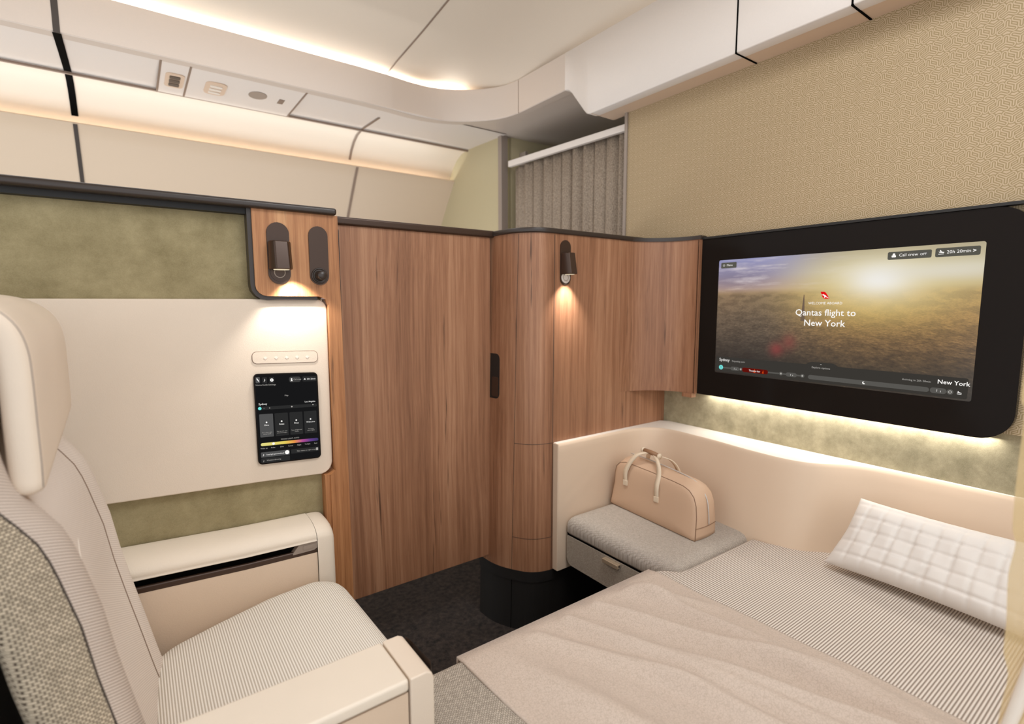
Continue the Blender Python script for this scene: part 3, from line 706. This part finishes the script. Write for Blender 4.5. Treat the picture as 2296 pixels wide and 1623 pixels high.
S = Scr(TVP); S.rr(.547, .652, .390, .4125, .004, a1); S.disc(.5625, .405, .0032, a2, 1); S.rr(.557, .568, .3965, .4025, .002, a2, 1); S.text('Call crew', .575, .398, .0118, h=a2, mi=1); S.rr(.622, .644, .3955, .407, .0055, a2, 3); S.text('OFF', .633, .3982, .0085, 'CENTER', a3, 1); child('call_button', S, mt, sc_)
S = Scr(TVP); S.rr(.660, .756, .390, .414, .004, a1); S.rr(.667, .679, .397, .3985, .0005, a2, 1); S.poly([(.667, .405), (.669, .402), (.679, .4005), (.680, .4025), (.674, .4045), (.672, .4085), (.670, .4085), (.671, .4035)], a2, 1); S.text('20h 20min', .685, .3985, .0122, h=a2, mi=1); S.text('>', .740, .3978, .0135, h=a2, mi=1, bold=.0003); child('time_button', S, mt, sc_)
# logo: red tail triangle with a white leaping figure
S = Scr(TVP); S.poly([(.3675, .3010), (.3795, .3005), (.3840, .2975), (.3960, .2785), (.3785, .2785), (.3735, .2850)], a1, 9)
S.poly([(.3705, .2925), (.3755, .2915), (.3775, .2935), (.3785, .2920), (.3835, .2890), (.3870, .2850), (.3950, .2795), (.3850, .2832), (.3815, .2832), (.3800, .2795), (.3790, .2825), (.3805, .2850), (.3770, .2885), (.3735, .2900)], a2, 1)
child('tail_logo', S, mt, sc_)
S = Scr(TVP); S.text('WELCOME ABOARD', .383, .2605, .0112, 'CENTER', a2, 1); S.text('Qantas flight to', .383, .224, .0292, 'CENTER', a2, 1, .0002); S.text('New York', .383, .190, .0292, 'CENTER', a2, 1, .0002); child('welcome_text', S, mt, sc_)
S = Scr(TVP); S.poly([(.309, .205), (.323, .205), (.3175, .292), (.3155, .292)], .0004, 0); child('tower_silhouette', S, M['e_tower'], sc_)
S = Scr(TVP); S.poly(rrect(.006, .757, .005, .062, .005, 4), a1, 2); S.poly([(.335, .0615), (.435, .0615), (.425, .069), (.415, .0715), (.355, .0715), (.345, .069)], a1, 2)
S.text('Sydney', .018, .046, .0150, h=a2, mi=1); S.text('Departing soon', .070, .0465, .0082, h=a2, mi=8); S.poly([(.380, .0635), (.383, .066), (.386, .0635), (.383, .0648)], a2, 1); S.text('Explore options', .383, .051, .0088, 'CENTER', a2, 8)
S.text('Arriving in 20h 20min', .607, .041, .0078, h=a2, mi=8); S.text('New York', .690, .041, .0165, h=a2, mi=1, bold=.0002)
S.rr(.030, .33, .0185, .0235, .002, a2, 3); S.disc(.0265, .0215, .0085, a3, 5); S.ring(.0265, .0215, .0045, .0012, .0015, 2)
S.rr(.066, .101, .014, .028, .007, a3, 3); S.text('ψ ı', .0835, .0175, .009, 'CENTER', .0015, 1); S.disc(.107, .0215, .006, a3, 3); S.disc(.107, .0215, .003, .0015, 8)
S.rr(.112, .209, .013, .029, .007, a3, 6); S.text('Theatre bar', .160, .0175, .0088, 'CENTER', .0017, 1); S.poly([(.156, .014), (.163, .014), (.160, .028)], .0015, 7); S.poly([(.188, .015), (.194, .015), (.192, .027)], .0015, 7)
for cu_ in (.255, .327): S.disc(cu_, .0215, .0065, a3, 3); S.disc(cu_, .0215, .003, .0015, 8)
S.rr(.272, .309, .014, .028, .007, a3, 3); S.text('ψ ı', .2905, .0175, .009, 'CENTER', .0015, 1)
S.rr(.345, .673, .0135, .0275, .007, a3, 3); S.poly([(.510+.0045*math.cos(a), .0205+.0045*math.sin(a)) for a in [PI*.4+k*PI*1.3/10 for k in range(11)]]+[(.5115+.003*math.cos(a), .0222+.003*math.sin(a)) for a in [PI*1.6-k*PI*1.1/8 for k in range(9)]], .0015, 1)
S.rr(.675, .712, .013, .0285, .007, a3, 3); S.text('ψ ı', .6935, .017, .0105, 'CENTER', .0015, 1); S.disc(.720, .0208, .0075, a3, 3); S.ring(.720, .0208, .0042, .0018, .0015, 8); S.rr(.735, .745, .017, .0183, .0005, a3, 1); S.poly([(.735, .022), (.745, .0195), (.745, .021), (.7395, .0228), (.738, .0255)], a3, 1)
child('journey_bar', S, mt, sc_)

# green suede wall under the television
gw = top('wall_right_lower', G().box(1.874, 1.90, -.6, 1.44, .45, .93), M['greenwall'], base=(1.874, 0, .45)); struct(gw)
# cut: the lower wall sits in a niche, so the patterned wall stops above it
me = wr.data
wr2 = G().box(1.84, 1.90, -1.5, 1.653, .905, 2.09); wr2.box(1.901, 1.92, -1.5, 1.653, 0, .905)
bpy.data.objects.remove(wr); wr = struct(top('wall_right', wr2, M['wallpaper'], base=(1.84, 0, 0)))

# ------------------------------------------------------------------ bed surround shell
SP = [(1.235, 1.412), (1.45, 1.412)]+smooth_path([(1.57, 1.412), (1.63, 1.408), (1.69, 1.390), (1.733, 1.35), (1.748, 1.29), (1.745, 1.20), (1.738, 1.10), (1.724, 1.00), (1.716, .91), (1.714, .85), (1.722, .79), (1.745, .742), (1.785, .702), (1.820, .66), (1.842, .60), (1.852, .52), (1.856, .42), (1.858, .30)], 4)+[(1.858, .1), (1.858, -.6)]
sh = tag(empty('bed_surround', (1.6, .9, .24)), 'curving pinkish cream shell with white top ledge wrapping the bench and bed', 'bed surround')
def lean(i): # lower edge leans towards the wall side or the bed
    x, y = SP[i]; t = max(0, min(1, (x-1.60)/.12)); return -.058*t
rows = []
zt = .735
for i, (x, y) in enumerate(SP):
    nx, ny = nrm2(SP, i); nx, ny = nx, ny   # left normal
    o = (nx, ny)
    # outward (away from the bed) is the left normal here
    r = []
    for z, off in ((.245, 0), (.30, 0), (.46, 0), (.60, 0), (.70, 0), (.724, 0.0), (.732, .002), (.735, .007)):
        k = lean(i)*(.735-z)/.275; r.append((x+k+o[0]*off, y+o[1]*off, z))
    rows.append(r)
inner = child('inner_face', G().grid(rows), M['shell'], sh, smooth=True)
# ledge: from inner lip to the outer wall line
outer = []
for i, (x, y) in enumerate(SP):
    if i < 2: outer.append((x, 1.4395))
    else:
        if y > 1.36 and x < 1.74: outer.append((min(1.874, x+max(0, (x-1.6))*1.0), 1.4395))
        else: outer.append((1.8735, min(y+.06*(1 if y > 1.2 else 0), 1.4395)))
rows = []
for (x, y), ot, i in zip(SP, outer, range(99)):
    nx, ny = nrm2(SP, i); rows.append([(x+nx*.007, y+ny*.007, .735), ((x+ot[0])/2, (y+ot[1])/2, .7358), (ot[0], ot[1], .7358)])
child('top_ledge', G().grid(rows), M['edge'], sh, smooth=True)
g = G().box(1.2325, 1.2375, 1.412, 1.4395, .245, .735); bevel(child('end_cap', g, M['shell'], sh), .002)
area('under_television_lamp', (1.856, .78, .884), (-.02, 0, -1), .026, .88, 1.35, (1, .97, .91))

# ------------------------------------------------------------------ bench
bn = tag(empty('bench', (1.45, 1.15, .26)), 'grey-beige upholstered bench with a drawer, under the leather bag', 'bench')
ol = rrect(1.272, 1.735, .905, 1.408, (.010, .004, .03, .012), 5)
g = G().pad(densify(ol, .03), [(.006, .386), (0, .396), (0, .420), (.003, .434), (.010, .446), (.020, .454), (.034, .4585), (.05, .46), ('s', .7, .461), ('s', .4, .461)], XY)
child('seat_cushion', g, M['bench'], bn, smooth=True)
g = G().prism(rrect(1.276, 1.70, .905, 1.408, .008), XY, .378, .388); child('cushion_gap', g, M['void'], bn)
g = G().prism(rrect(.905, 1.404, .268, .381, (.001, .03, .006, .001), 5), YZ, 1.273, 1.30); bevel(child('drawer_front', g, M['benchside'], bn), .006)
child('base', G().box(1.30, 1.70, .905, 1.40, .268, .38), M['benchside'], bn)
g = G(); g.box(1.262, 1.2735, 1.135, 1.205, .372, .376); g.box(1.256, 1.264, 1.135, 1.205, .362, .376); g.box(1.262, 1.270, 1.135, 1.205, .362, .3645)
bevel(child('pull_tab', g, M['brass'], bn), .0015, 2)

# ------------------------------------------------------------------ travel bag
bag = tag(empty('travel_bag', (1.525, 1.185, .462)), 'tan leather weekend bag with two pale handles standing on the bench', 'bag')
bo = [(.985, .462), (1.0, .461), (1.2, .461), (1.375, .461), (1.392, .463), (1.385, .49), (1.375, .55), (1.374, .59), (1.368, .615), (1.350, .632), (1.32, .640), (1.2, .638), (1.10, .634), (1.048, .630), (1.022, .622), (1.001, .604), (.990, .578), (.985, .54), (.984, .50)]
bo = densify(bo[::-1], .012)   # orientation fixed inside pad
def bagp(u, v, h):   # h from 0 (front) to 1 (back)
    x0 = 1.492+(1.385-u)*(-.075)+.0; wdt = .118
    zf = (v-.461)/.18
    taper = .012*max(0, zf-.1)
    bul = math.sin(PI*h)
    x = x0+taper+(wdt-2*taper)*h
    # gusset bulges outwards at the end and the top
    cu_, cv_ = u-1.185, v-.53
    k = 1+.028*bul*(1 if cu_ < 0 else .6)
    kz = 1+(.16*bul if v > .55 else 0)
    return (x, 1.185+cu_*k, .53+cv_*kz if v > .53 else v)
kk = len(bo)
lv = [('f', .85, -.07), ('f', .94, -.045), ('f', .985, -.015)]
g = G(); rings = []
cx = sum(p[0] for p in bo)/kk; cyy = sum(p[1] for p in bo)/kk
def ring(scale, h):
    return [bagp(cx+(u-cx)*scale, max(.461, cyy+(v-cyy)*scale), h) for u, v in bo]
for s_, h in ((.3, -.085), (.6, -.08), (.82, -.06), (.93, -.035), (.985, -.01), (1, .02), (1, .12), (1, .3), (1, .5), (1, .7), (1, .88), (1, .98), (.985, 1.01), (.93, 1.035), (.6, 1.08), (.3, 1.085)): rings.append(ring(s_, h))
g.grid(rings, closed_v=True); g.face(range(kk)); g.face([len(g.v)-kk+i for i in range(kk)])
bb = child('body', g, M['baghide'], bag, smooth=True)
loop = [bagp(cx+(u-cx)*1.006, cyy+(v-cyy)*1.006, .015) for u, v in bo]; loop.append(loop[0])
child('front_piping', G().tube(loop, .0011, 6, cap=False), M['bagdark'], bag, smooth=True)
# base seam on the end
def endy(h, v): return min(bagp(u, v, h)[1] for u, vv in bo if abs(vv-v) < .02)
pts = [(bagp(.984, .503, h)[0], bagp(.984, .503, h)[1]-.001, .503+.0) for h in [k/10 for k in range(11)]]
child('base_seam', G().tube(pts, .0009, 6), M['bagdark'], bag)
# zip over the top and down the near end
zp = [(1.34, .642), (1.25, .641), (1.15, .636), (1.08, .630), (1.04, .622), (1.015, .606), (.994, .578), (.986, .54), (.984, .508)]
zz = [bagp(u, v, .52) for u, v in zp]; zz = smooth_path([(a, b, c_+.001) for a, b, c_ in zz], 4)
zz = [(a, b-.003-.002*(c_ < .61), c_+.003*(c_ > .57)) for a, b, c_ in zz]
child('zip', G().tube(zz, .0020, 6), M['zip'], bag, smooth=True)
def ribbon(path, wdt, wdir, name, mat, par):
    rows = []; wd = Vector(wdir).normalized()*wdt/2
    for p in path: rows.append([tuple(Vector(p)-wd), tuple(Vector(p)+wd)])
    o = child(name, G().grid(rows), mat, par, smooth=True); s_ = o.modifiers.new('t', 'SOLIDIFY'); s_.thickness = .003; s_.offset = 0; return o
for front in (True, False):
    h = -.09 if front else 1.07
    y0, y1 = 1.305, 1.150
    xf = bagp(1.23, .57, h)[0]-(.002 if front else -.002)
    xm = 1.522 if front else 1.535
    A = (xf+(1.305-1.23)*.075*1, y0, .575); B = (xf-.006, y1, .560)
    path = smooth_path([A, (A[0]-.001*(1 if front else -1), y0-.001, .612), (xf+(.012 if front else -.012), y0-.016, .652), ((xf+xm)/2+.003, y0-.038, .684), (xm, 1.240, .694), (xm, 1.205, .690), ((xf+xm)/2, y1+.020, .675), (xf+(.010 if front else -.010), y1+.004, .640), (B[0], y1, .600), B], 5)
    ribbon(path, .019, (0, 1, .1), 'handle', M['strap'], bag)
    for (p, nm) in ((A, 'a'), (B, 'b')):
        g = G().box(p[0]-.003, p[0]+.003, p[1]-.0105, p[1]+.0105, p[2]-.016, p[2]+.004); bevel(child('handle_tab', g, M['strap'], bag), .001, 1)
gp = child('handle_grip', G().tube([(1.528, 1.258, .698), (1.528, 1.225, .697), (1.528, 1.192, .692)], .0085, 12), M['grip'], bag, smooth=True)
for yy, zz_ in ((1.262, .699), (1.188, .691)): child('grip_ring', G().tube([(1.528, yy-.004, zz_), (1.528, yy+.004, zz_)], .0105, 12), M['strap'], gp, smooth=True)

# ------------------------------------------------------------------ bed
bed = tag(empty('bed', (1.1, .3, 0)), 'wide bed with fine ribbed beige mattress beside the curved shell', 'bed')
LM = [(.005, .40), (0, .41), (0, .435), (.004, .447), (.012, .456), (.024, .4595), (.04, .46)]
def mat_outline(x0, x1, y0, y1, r): return densify(rrect(x0, x1, y0, y1, r, 4), .05)
ol = [(.62, .952), (.62, -.55), (1.80, -.55), (1.80, .60), (1.795, .68), (1.74, .74), (1.69, .80), (1.665, .85), (1.655, .898), (1.30, .902), (1.262, .908), (1.235, .94), (1.215, .952)]
g = G().pad(densify(ol, .05), [(.005, .30), (0, .31), (0, .435), (.004, .447), (.012, .456), (.022, .4598), ('s', .9, .46), ('s', .5, .46)], XY)
child('mattress', g, M['mattress'], bed, smooth=True)
ol = [(.415, .952), (.405, .94), (.405, .80), (.405, .765), (-.1, .765), (-.1, -.55), (.618, -.55), (.618, .952)]
g = G()
ol2 = densify(rrect(.400, .6195, -.55, .952, .012, 4), .04)
g.pad(ol2, [(.004, .20), (0, .21), (0, .435), (.003, .447), (.010, .456), (.020, .4598), ('s', .8, .46)], XY)
g.box(-.1, .41, -.55, .757, .2, .452)
child('foot_section', g, M['mattweave'], bed, smooth=False)
child('bed_base', G().box(.66, 1.70, -.5, .86, .0, .30), M['black'], bed)
# blanket draped across
bx0, bx1 = .556, 1.206
def bz(x, y):
    z = .4655
    for (x0, y0, ang, wd, hh, ln) in FOLDS:
        dx, dy = x-x0, y-y0; ca, sa = math.cos(ang), math.sin(ang)
        a = dx*ca+dy*sa; b = -dx*sa+dy*ca
        z += 2.2*hh*math.exp(-(b/wd)**2)*math.exp(-(a/ln)**4)
    z += .0015*math.sin(x*31+y*7)+.0012*math.sin(y*23-x*11)
    return z
FOLDS = [(1.00, .72, -1.15, .022, .012, .34), (.90, .66, -1.25, .02, .011, .40), (1.11, .62, -1.42, .022, .010, .45), (1.02, .42, -1.2, .018, .014, .30), (.80, .75, -1.1, .02, .008, .25), (.92, .38, -1.35, .02, .010, .3), (.72, .55, -1.3, .03, .008, .3), (1.13, .30, -1.4, .018, .009, .3), (1.08, .84, -.9, .02, .008, .14)]
rows = []
nx, ny = 110, 170
for j in range(ny+1):
    t = j/ny; r = []
    for i in range(nx+1):
        s = i/nx; y = .958-1.4*t
        xl = bx0+.016*math.sin(y*5)+.02*max(0, .9-y)*.8; x = xl+(bx1+.012*math.sin(y*3.2+1)-xl)*s
        if t < .02: # hem hanging over the edge of the bed
            k = 1-t/.02; yy = .9575+.002*math.sin(k*PI/2); r.append((x, yy, .4655-.045*k))
        else:
            z = bz(x, y); e = min(1, (t-.02)/.02); z = .4655+(z-.4655)*e; yy = min(y, .9575)
            r.append((x, yy-.0, z))
    rows.append(r)
bl = top('blanket', G().grid(rows), M['blanket'], base=(.9, .3, .46), smooth=True)
s_ = bl.modifiers.new('t', 'SOLIDIFY'); s_.thickness = .006; s_.offset = 1
tag(bl, 'rumpled pinkish beige blanket laid across the middle of the bed', 'blanket')
# quilted pillow leaning on the shell
A = Vector((1.642, .655, .468)); B = Vector((1.762, .612, .652)); Cc = Vector((1.628, .175, .468)); D = Vector((1.752, .175, .656))
def pil(u, v, side):
    # u along (0 far .. 1 near), v up; pinched corners
    e = .050*(abs(2*u-1)**1)*0
    cu_ = 2*u-1; cv_ = 2*v-1
    pin = 1-.045*(1-cv_**2)**1; piv = 1-.07*(1-cu_**2)
    uu = .5+.5*cu_*pin; vv = .5+.5*cv_*piv
    p = A*(1-uu)*(1-vv)+B*(1-uu)*vv+Cc*uu*(1-vv)+D*uu*vv
    n = (Cc-A).cross(B-A).normalized()
    if n.x > 0: n = -n
    f = max(0, (1-cu_**4)*(1-cv_**4))**.55
    th = .056*f
    q = abs(math.sin(PI*u*10))*abs(math.sin(PI*v*5.5))
    q = 1-(1-min(1, abs(math.sin(PI*u*10))*1.9))*.5-(1-min(1, abs(math.sin(PI*v*5.5))*1.9))*.5
    th *= (.80+.20*max(0, q)) if side > 0 else 1
    wr_ = .0025*math.sin(u*34+v*9)*(1-abs(cv_))+.006*math.exp(-((u-.42-v*.25)/.02)**2)*math.exp(-((v-.18)/.16)**2)*-1
    return tuple(p+n*side*(th+(wr_ if side > 0 else 0))+n*.018)
g = G()
for side in (1, -1): g.grid([[pil(i/100, j/56, side) for j in range(57)] for i in range(101)])
pl_ = top('pillow', g, M['pillow'], base=(1.68, .42, .46), smooth=True); tag(pl_, 'white quilted pillow leaning against the bed surround', 'pillow')

# ------------------------------------------------------------------ side console by the green wall
co = tag(empty('side_console', (.1, 1.53, 0)), 'cream leather side console with padded top under the suede wall, left of the door', 'console')
# padded top: lofted along x
def top_sec(x):
    dz = interp([(-.6, .04), (-.1, .022), (.2, .006), (.435, 0)], x)
    pr = [(1.60, .617), (1.585, .622), (1.545, .622), (1.51, .618), (1.485, .608), (1.473, .596), (1.472, .584), (1.480, .578), (1.60, .575)]
    return [(x, a, b+dz) for a, b in smooth_path([(p[0], p[1]) for p in pr], 3)]
g = G(); xs = [-.7, -.4, -.2, -.1, 0, .1, .2, .3, .383]
g.grid([top_sec(x) for x in xs]); n = len(g.v)-len(top_sec(0)); 
child('padded_top', g, M['creamlit'], co, smooth=True)
g = G(); xs = [.3845, .40, .415, .425, .432, .4355]; rows = []
for x, k in zip(xs, (0, 0, .002, .007, .014, .03)):
    pr = [(1.60, .617-k*.6), (1.585, .622-k), (1.545, .622-k), (1.51, .618-k), (1.485+k*.2, .608-k), (1.473+k*.5, .596-k), (1.470+k*.6, .584-k*.5), (1.469+k*.6, .50), (1.469+k*.6, .0)]
    rows.append([(x, a, b) for a, b in pr])
g.grid(rows); n = len(g.v)-9; g.v += [(.4355, 1.60, 0)]; g.face([n+i for i in range(9)]+[len(g.v)-1])
child('end_cap', g, M['creamlit'], co, smooth=True)
g = G(); g.grid([[(x, a, b+interp([(-.6, .04), (-.1, .022), (.2, .006), (.435, 0)], x)) for a, b in ((1.60, .58), (1.50, .579), (1.492, .578), (1.492, .552))] for x in (-.7, -.4, -.1, .05, .2, .384)])
child('slot', g, M['void'], co)
g = G(); 
for_x = (-.7, -.4, -.1, .05, .2, .33, .384)
g.grid([[(x, a, b+interp([(-.6, .038), (-.1, .022), (.2, .006), (.435, 0)], x)) for a, b in ((1.492, .556), (1.4745, .560), (1.4735, .556), (1.4735, .545))] for x in for_x])
child('slot_lip', g, M['bronze'], co, smooth=True)
g = G().prism([(.318, .560), (.335, .580), (.384, .581), (.384, .561), (.375, .556), (.318, .556)][::-1], XZ(1.4725), 0, .02); bt = child('recline_button', g, M['post'], co)
S = G().prism(rrect(.345, .378, .5635, .575, .004), XZ(1.4708), 0, .003); child('button_face', S, M['post'], bt)
g = G().grid([[(x, a, b+interp([(-.6, .035), (-.1, .022), (.2, .006), (.435, 0)], x)*(1 if b > .3 else 0)) for a, b in ((1.476, .552), (1.474, .548), (1.474, .40), (1.474, 0))] for x in (-.7, -.4, -.1, .05, .2, .384)])
child('body', g, M['pinkcream'], co, smooth=True)

# ------------------------------------------------------------------ armchair
ch = tag(empty('armchair', (.15, 1.15, 0)), 'cream and grey woven suite armchair with winged headrest at the left', 'armchair')
# seat cushion
ol = densify(rrect(-.045, .448, .90, 1.455, (.03, .10, .075, .07), 7), .03)
def seatp(u, v, h):
    z = h+interp([(-.05, -.055), (.02, -.038), (.13, -.012), (.25, .012), (.36, .020), (.42, .016), (.45, .006)], u)
    return (u+(.012 if u > .3 else 0)*(1.2-v)*2, v, z)
g = G().pad(ol, [(.03, .33), (.008, .345), (0, .37), (0, .41), (.004, .432), (.014, .452), (.028, .466), (.046, .474), (.066, .478), ('s', .75, .481), ('s', .5, .483), ('s', .25, .484)], seatp)
child('seat_cushion', g, M['seatrib'], ch, smooth=True)
child('seat_base', G().box(-.05, .40, .92, 1.42, .12, .34), M['pinkcream'], ch)
# backrest
XF = [(.30, .03), (.384, .013), (.46, -.004), (.55, -.022), (.637, -.040), (.72, -.056), (.80, -.068), (.90, -.092), (.94, -.107), (.97, -.128), (1.0, -.148), (1.05, -.160), (1.15, -.175), (1.25, -.19)]
sec_ = [(1.425, -.10), (1.430, -.03), (1.425, -.008), (1.41, .0), (1.385, .003), (1.36, .0), (1.335, -.006), (1.30, -.010), (1.20, -.016), (1.10, -.018), (1.03, -.014), (.985, -.004), (.96, .004), (.94, .004), (.925, -.001), (.912, -.010), (.903, -.022), (.896, -.045), (.892, -.07), (.90, -.095), (.93, -.11)]
sec_ = smooth_path(sec_, 3)
zs = [.30+.95*k/36 for k in range(37)]
def near_shift(z): return interp([(.6, 0), (.8, .0), (1.0, .0), (1.25, 0)], z)
rows = [[(interp(XF, z)+b, a, z) for a, b in sec_] for z in zs]
iA = next(i for i, (a, b) in enumerate(sec_) if a < .9075 and i > 5); iB = next(i for i, (a, b) in enumerate(sec_) if a < 1.335); iC = next(i for i, (a, b) in enumerate(sec_) if a < .965)
child('backrest', G().grid([r[iB:iC+1] for r in rows]), M['backrib'], ch, smooth=True)
child('backrest_bolster', G().grid([r[:iB+1] for r in rows]), M['backrib'], ch, smooth=True)
child('backrest_bolster', G().grid([r[iC:iA+1] for r in rows]), M['backedge'], ch, smooth=True)
child('side_cover', G().grid([r[iA:] for r in rows]), M['sideweave'], ch, smooth=True)
child('piping', G().tube([rows[k][iA] for k in range(37)], .0013, 6), M['seam'], ch, smooth=True)
child('piping', G().tube([rows[k][iB] for k in range(37)], .0016, 6), M['seam2'], ch, smooth=True)
# stitched lumbar arc
ARC = [(1.12, .855), (1.07, .835), (1.035, .80), (1.015, .76), (1.01, .72), (1.02, .67), (1.045, .625)]
pts = []
for yy, zz_ in smooth_path(ARC, 4):
    off = interp([(q[0], q[1]) for q in sorted(sec_[iB:iC+1])], yy); pts.append((interp(XF, zz_)+off+.0006, yy, zz_))
child('stitching', G().tube(pts, .0010, 6), M['edge'], ch, smooth=True)
bs = child('back_shell', G().prism(rrect(.90, 1.44, .0, 1.22, (.01, .01, .08, .08)), lambda u, v, h: (interp(XF, v)-h-.112 if v > .3 else -.10-h, u, v), 0, .05), M['black'], ch)
# headrest
HP = [(-.111, .990), (-.110, 1.03), (-.110, 1.09), (-.110, 1.15), (-.112, 1.19), (-.121, 1.222), (-.140, 1.246), (-.168, 1.262), (-.205, 1.270), (-.26, 1.274), (-.31, 1.274)]
HP = smooth_path(HP, 4)
hy0, hy1, ht, hr_ = .942, 1.405, .040, .017
def hring(i, sh=0.0, lift=0.0):
    x, z = HP[i]; nx, nz = nrm2(HP, i)      # left normal: towards the back and down
    f = max(0, (1.15-z)/.16)
    out = []
    for a, b in rrect(0, hy1-hy0, 0, ht, hr_, 5):
        # a along y, b depth
        aa = (hy1-hy0)/2+(a-(hy1-hy0)/2)*(1-sh/((hy1-hy0)/2)); bb = ht/2+(b-ht/2)*(1-sh/(ht/2))
        y = hy0+aa; dish = .010*(1-((aa-(hy1-hy0)/2)/((hy1-hy0)/2))**2)*(1 if b < ht/2 else 0)
        out.append((x+nx*(bb+dish), y, z+nz*(bb+dish)+.048*(aa/(hy1-hy0))*f+lift))
    return out
rings = [hring(0, .0165, -.0), hring(0, .010, -.0), hring(0, .004, .0), hring(1), ]+[hring(i) for i in range(2, len(HP))]
rings[0] = hring(0, .0165, -.004); rings[1] = hring(0, .009, -.003); rings[2] = hring(0, .003, .001)
g = G().grid(rings, closed_v=True); kq = len(rings[0]); g.face(range(kq)[::-1]); g.face([len(g.v)-kq+q for q in range(kq)])
hd = child('headrest', g, M['cream'], ch, smooth=True)
pth = [tuple(Vector(hring(i)[1])+Vector((.0004, -.0002, .0004))) for i in range(1, len(HP))]
child('piping', G().tube([hring(i)[3] for i in range(1, len(HP))], .0010, 6, cap=False), M['post'], hd, smooth=True)
# near armrest: box with flip lid
ax0, ax1 = -.12, .345
ar = child('armrest', G().box(ax0, ax1, .778, .905, .583, .606), M['creamlit'], ch); bevel(ar, .006, 3)
child('armrest_door', G().box(ax0, ax1-.0015, .781, .90, .36, .5805), M['pinkcream'], ch)
child('armrest_gap', G().box(ax0, ax1, .786, .90, .579, .585), M['void'], ch)
g = G().prism([(.347, .36), (.392, .36), (.392, .590), (.388, .601), (.378, .606), (.347, .606)], lambda u, v, h: (u, .777+h, v), 0, .127); bevel(child('armrest_end', g, M['cream'], ch), .003)
g = G(); g.grid([[(.3925, .79, .600), (.398, .80, .604), (.3995, .83, .598), (.3995, .88, .596), (.393, .90, .600)], [(.3925, .79, .50), (.398, .80, .50), (.3995, .83, .50), (.3995, .88, .50), (.393, .90, .50)]]); child('armrest_trim', g, M['bronze'], ch)

# ------------------------------------------------------------------ translucent stand-in for a retouching artefact near the camera, at the right edge
m = N('translucent artefact tint'); m.color((226, 200, 150)); m.rough(.5, .3)
tr_ = m.n('BsdfTransparent'); mx = m.n('MixShader'); mx.inputs[0].default_value = .52
m.l(tr_.outputs[0], mx.inputs[1]); m.l(m.b.outputs[0], mx.inputs[2]); m.l(mx.outputs[0], m.t.nodes['Material Output'].inputs[0]); M['artefact_tint'] = m.m
ps = tag(empty('edge_artefact', (.9, .0, .46)), 'translucent tan stand-in for a retouching artefact, wavy edge, cream rail, near the pillow', 'screen')
wv = smooth_path([(.146, 1.20), (.148, 1.133), (.1435, 1.11), (.144, 1.033), (.143, .963), (.1385, .94), (.142, .898), (.139, .834), (.1385, .793), (.132, .763), (.135, .72), (.136, .69), (.137, .60), (.137, .462)], 4)
g = G().prism([(p[0], p[1]) for p in wv]+[(-.25, .462), (-.25, 1.20)], YZ, .9, .906); child('panel', g, M['artefact_tint'], ps)
g = G().tube([(.897, .140, .60), (.897, .1265, .690), (.897, .110, .790), (.897, .093, .88), (.897, .073, .96)], [.006, .007, .008, .009, .010], 12); child('rail', g, M['edge'], ps, smooth=True)
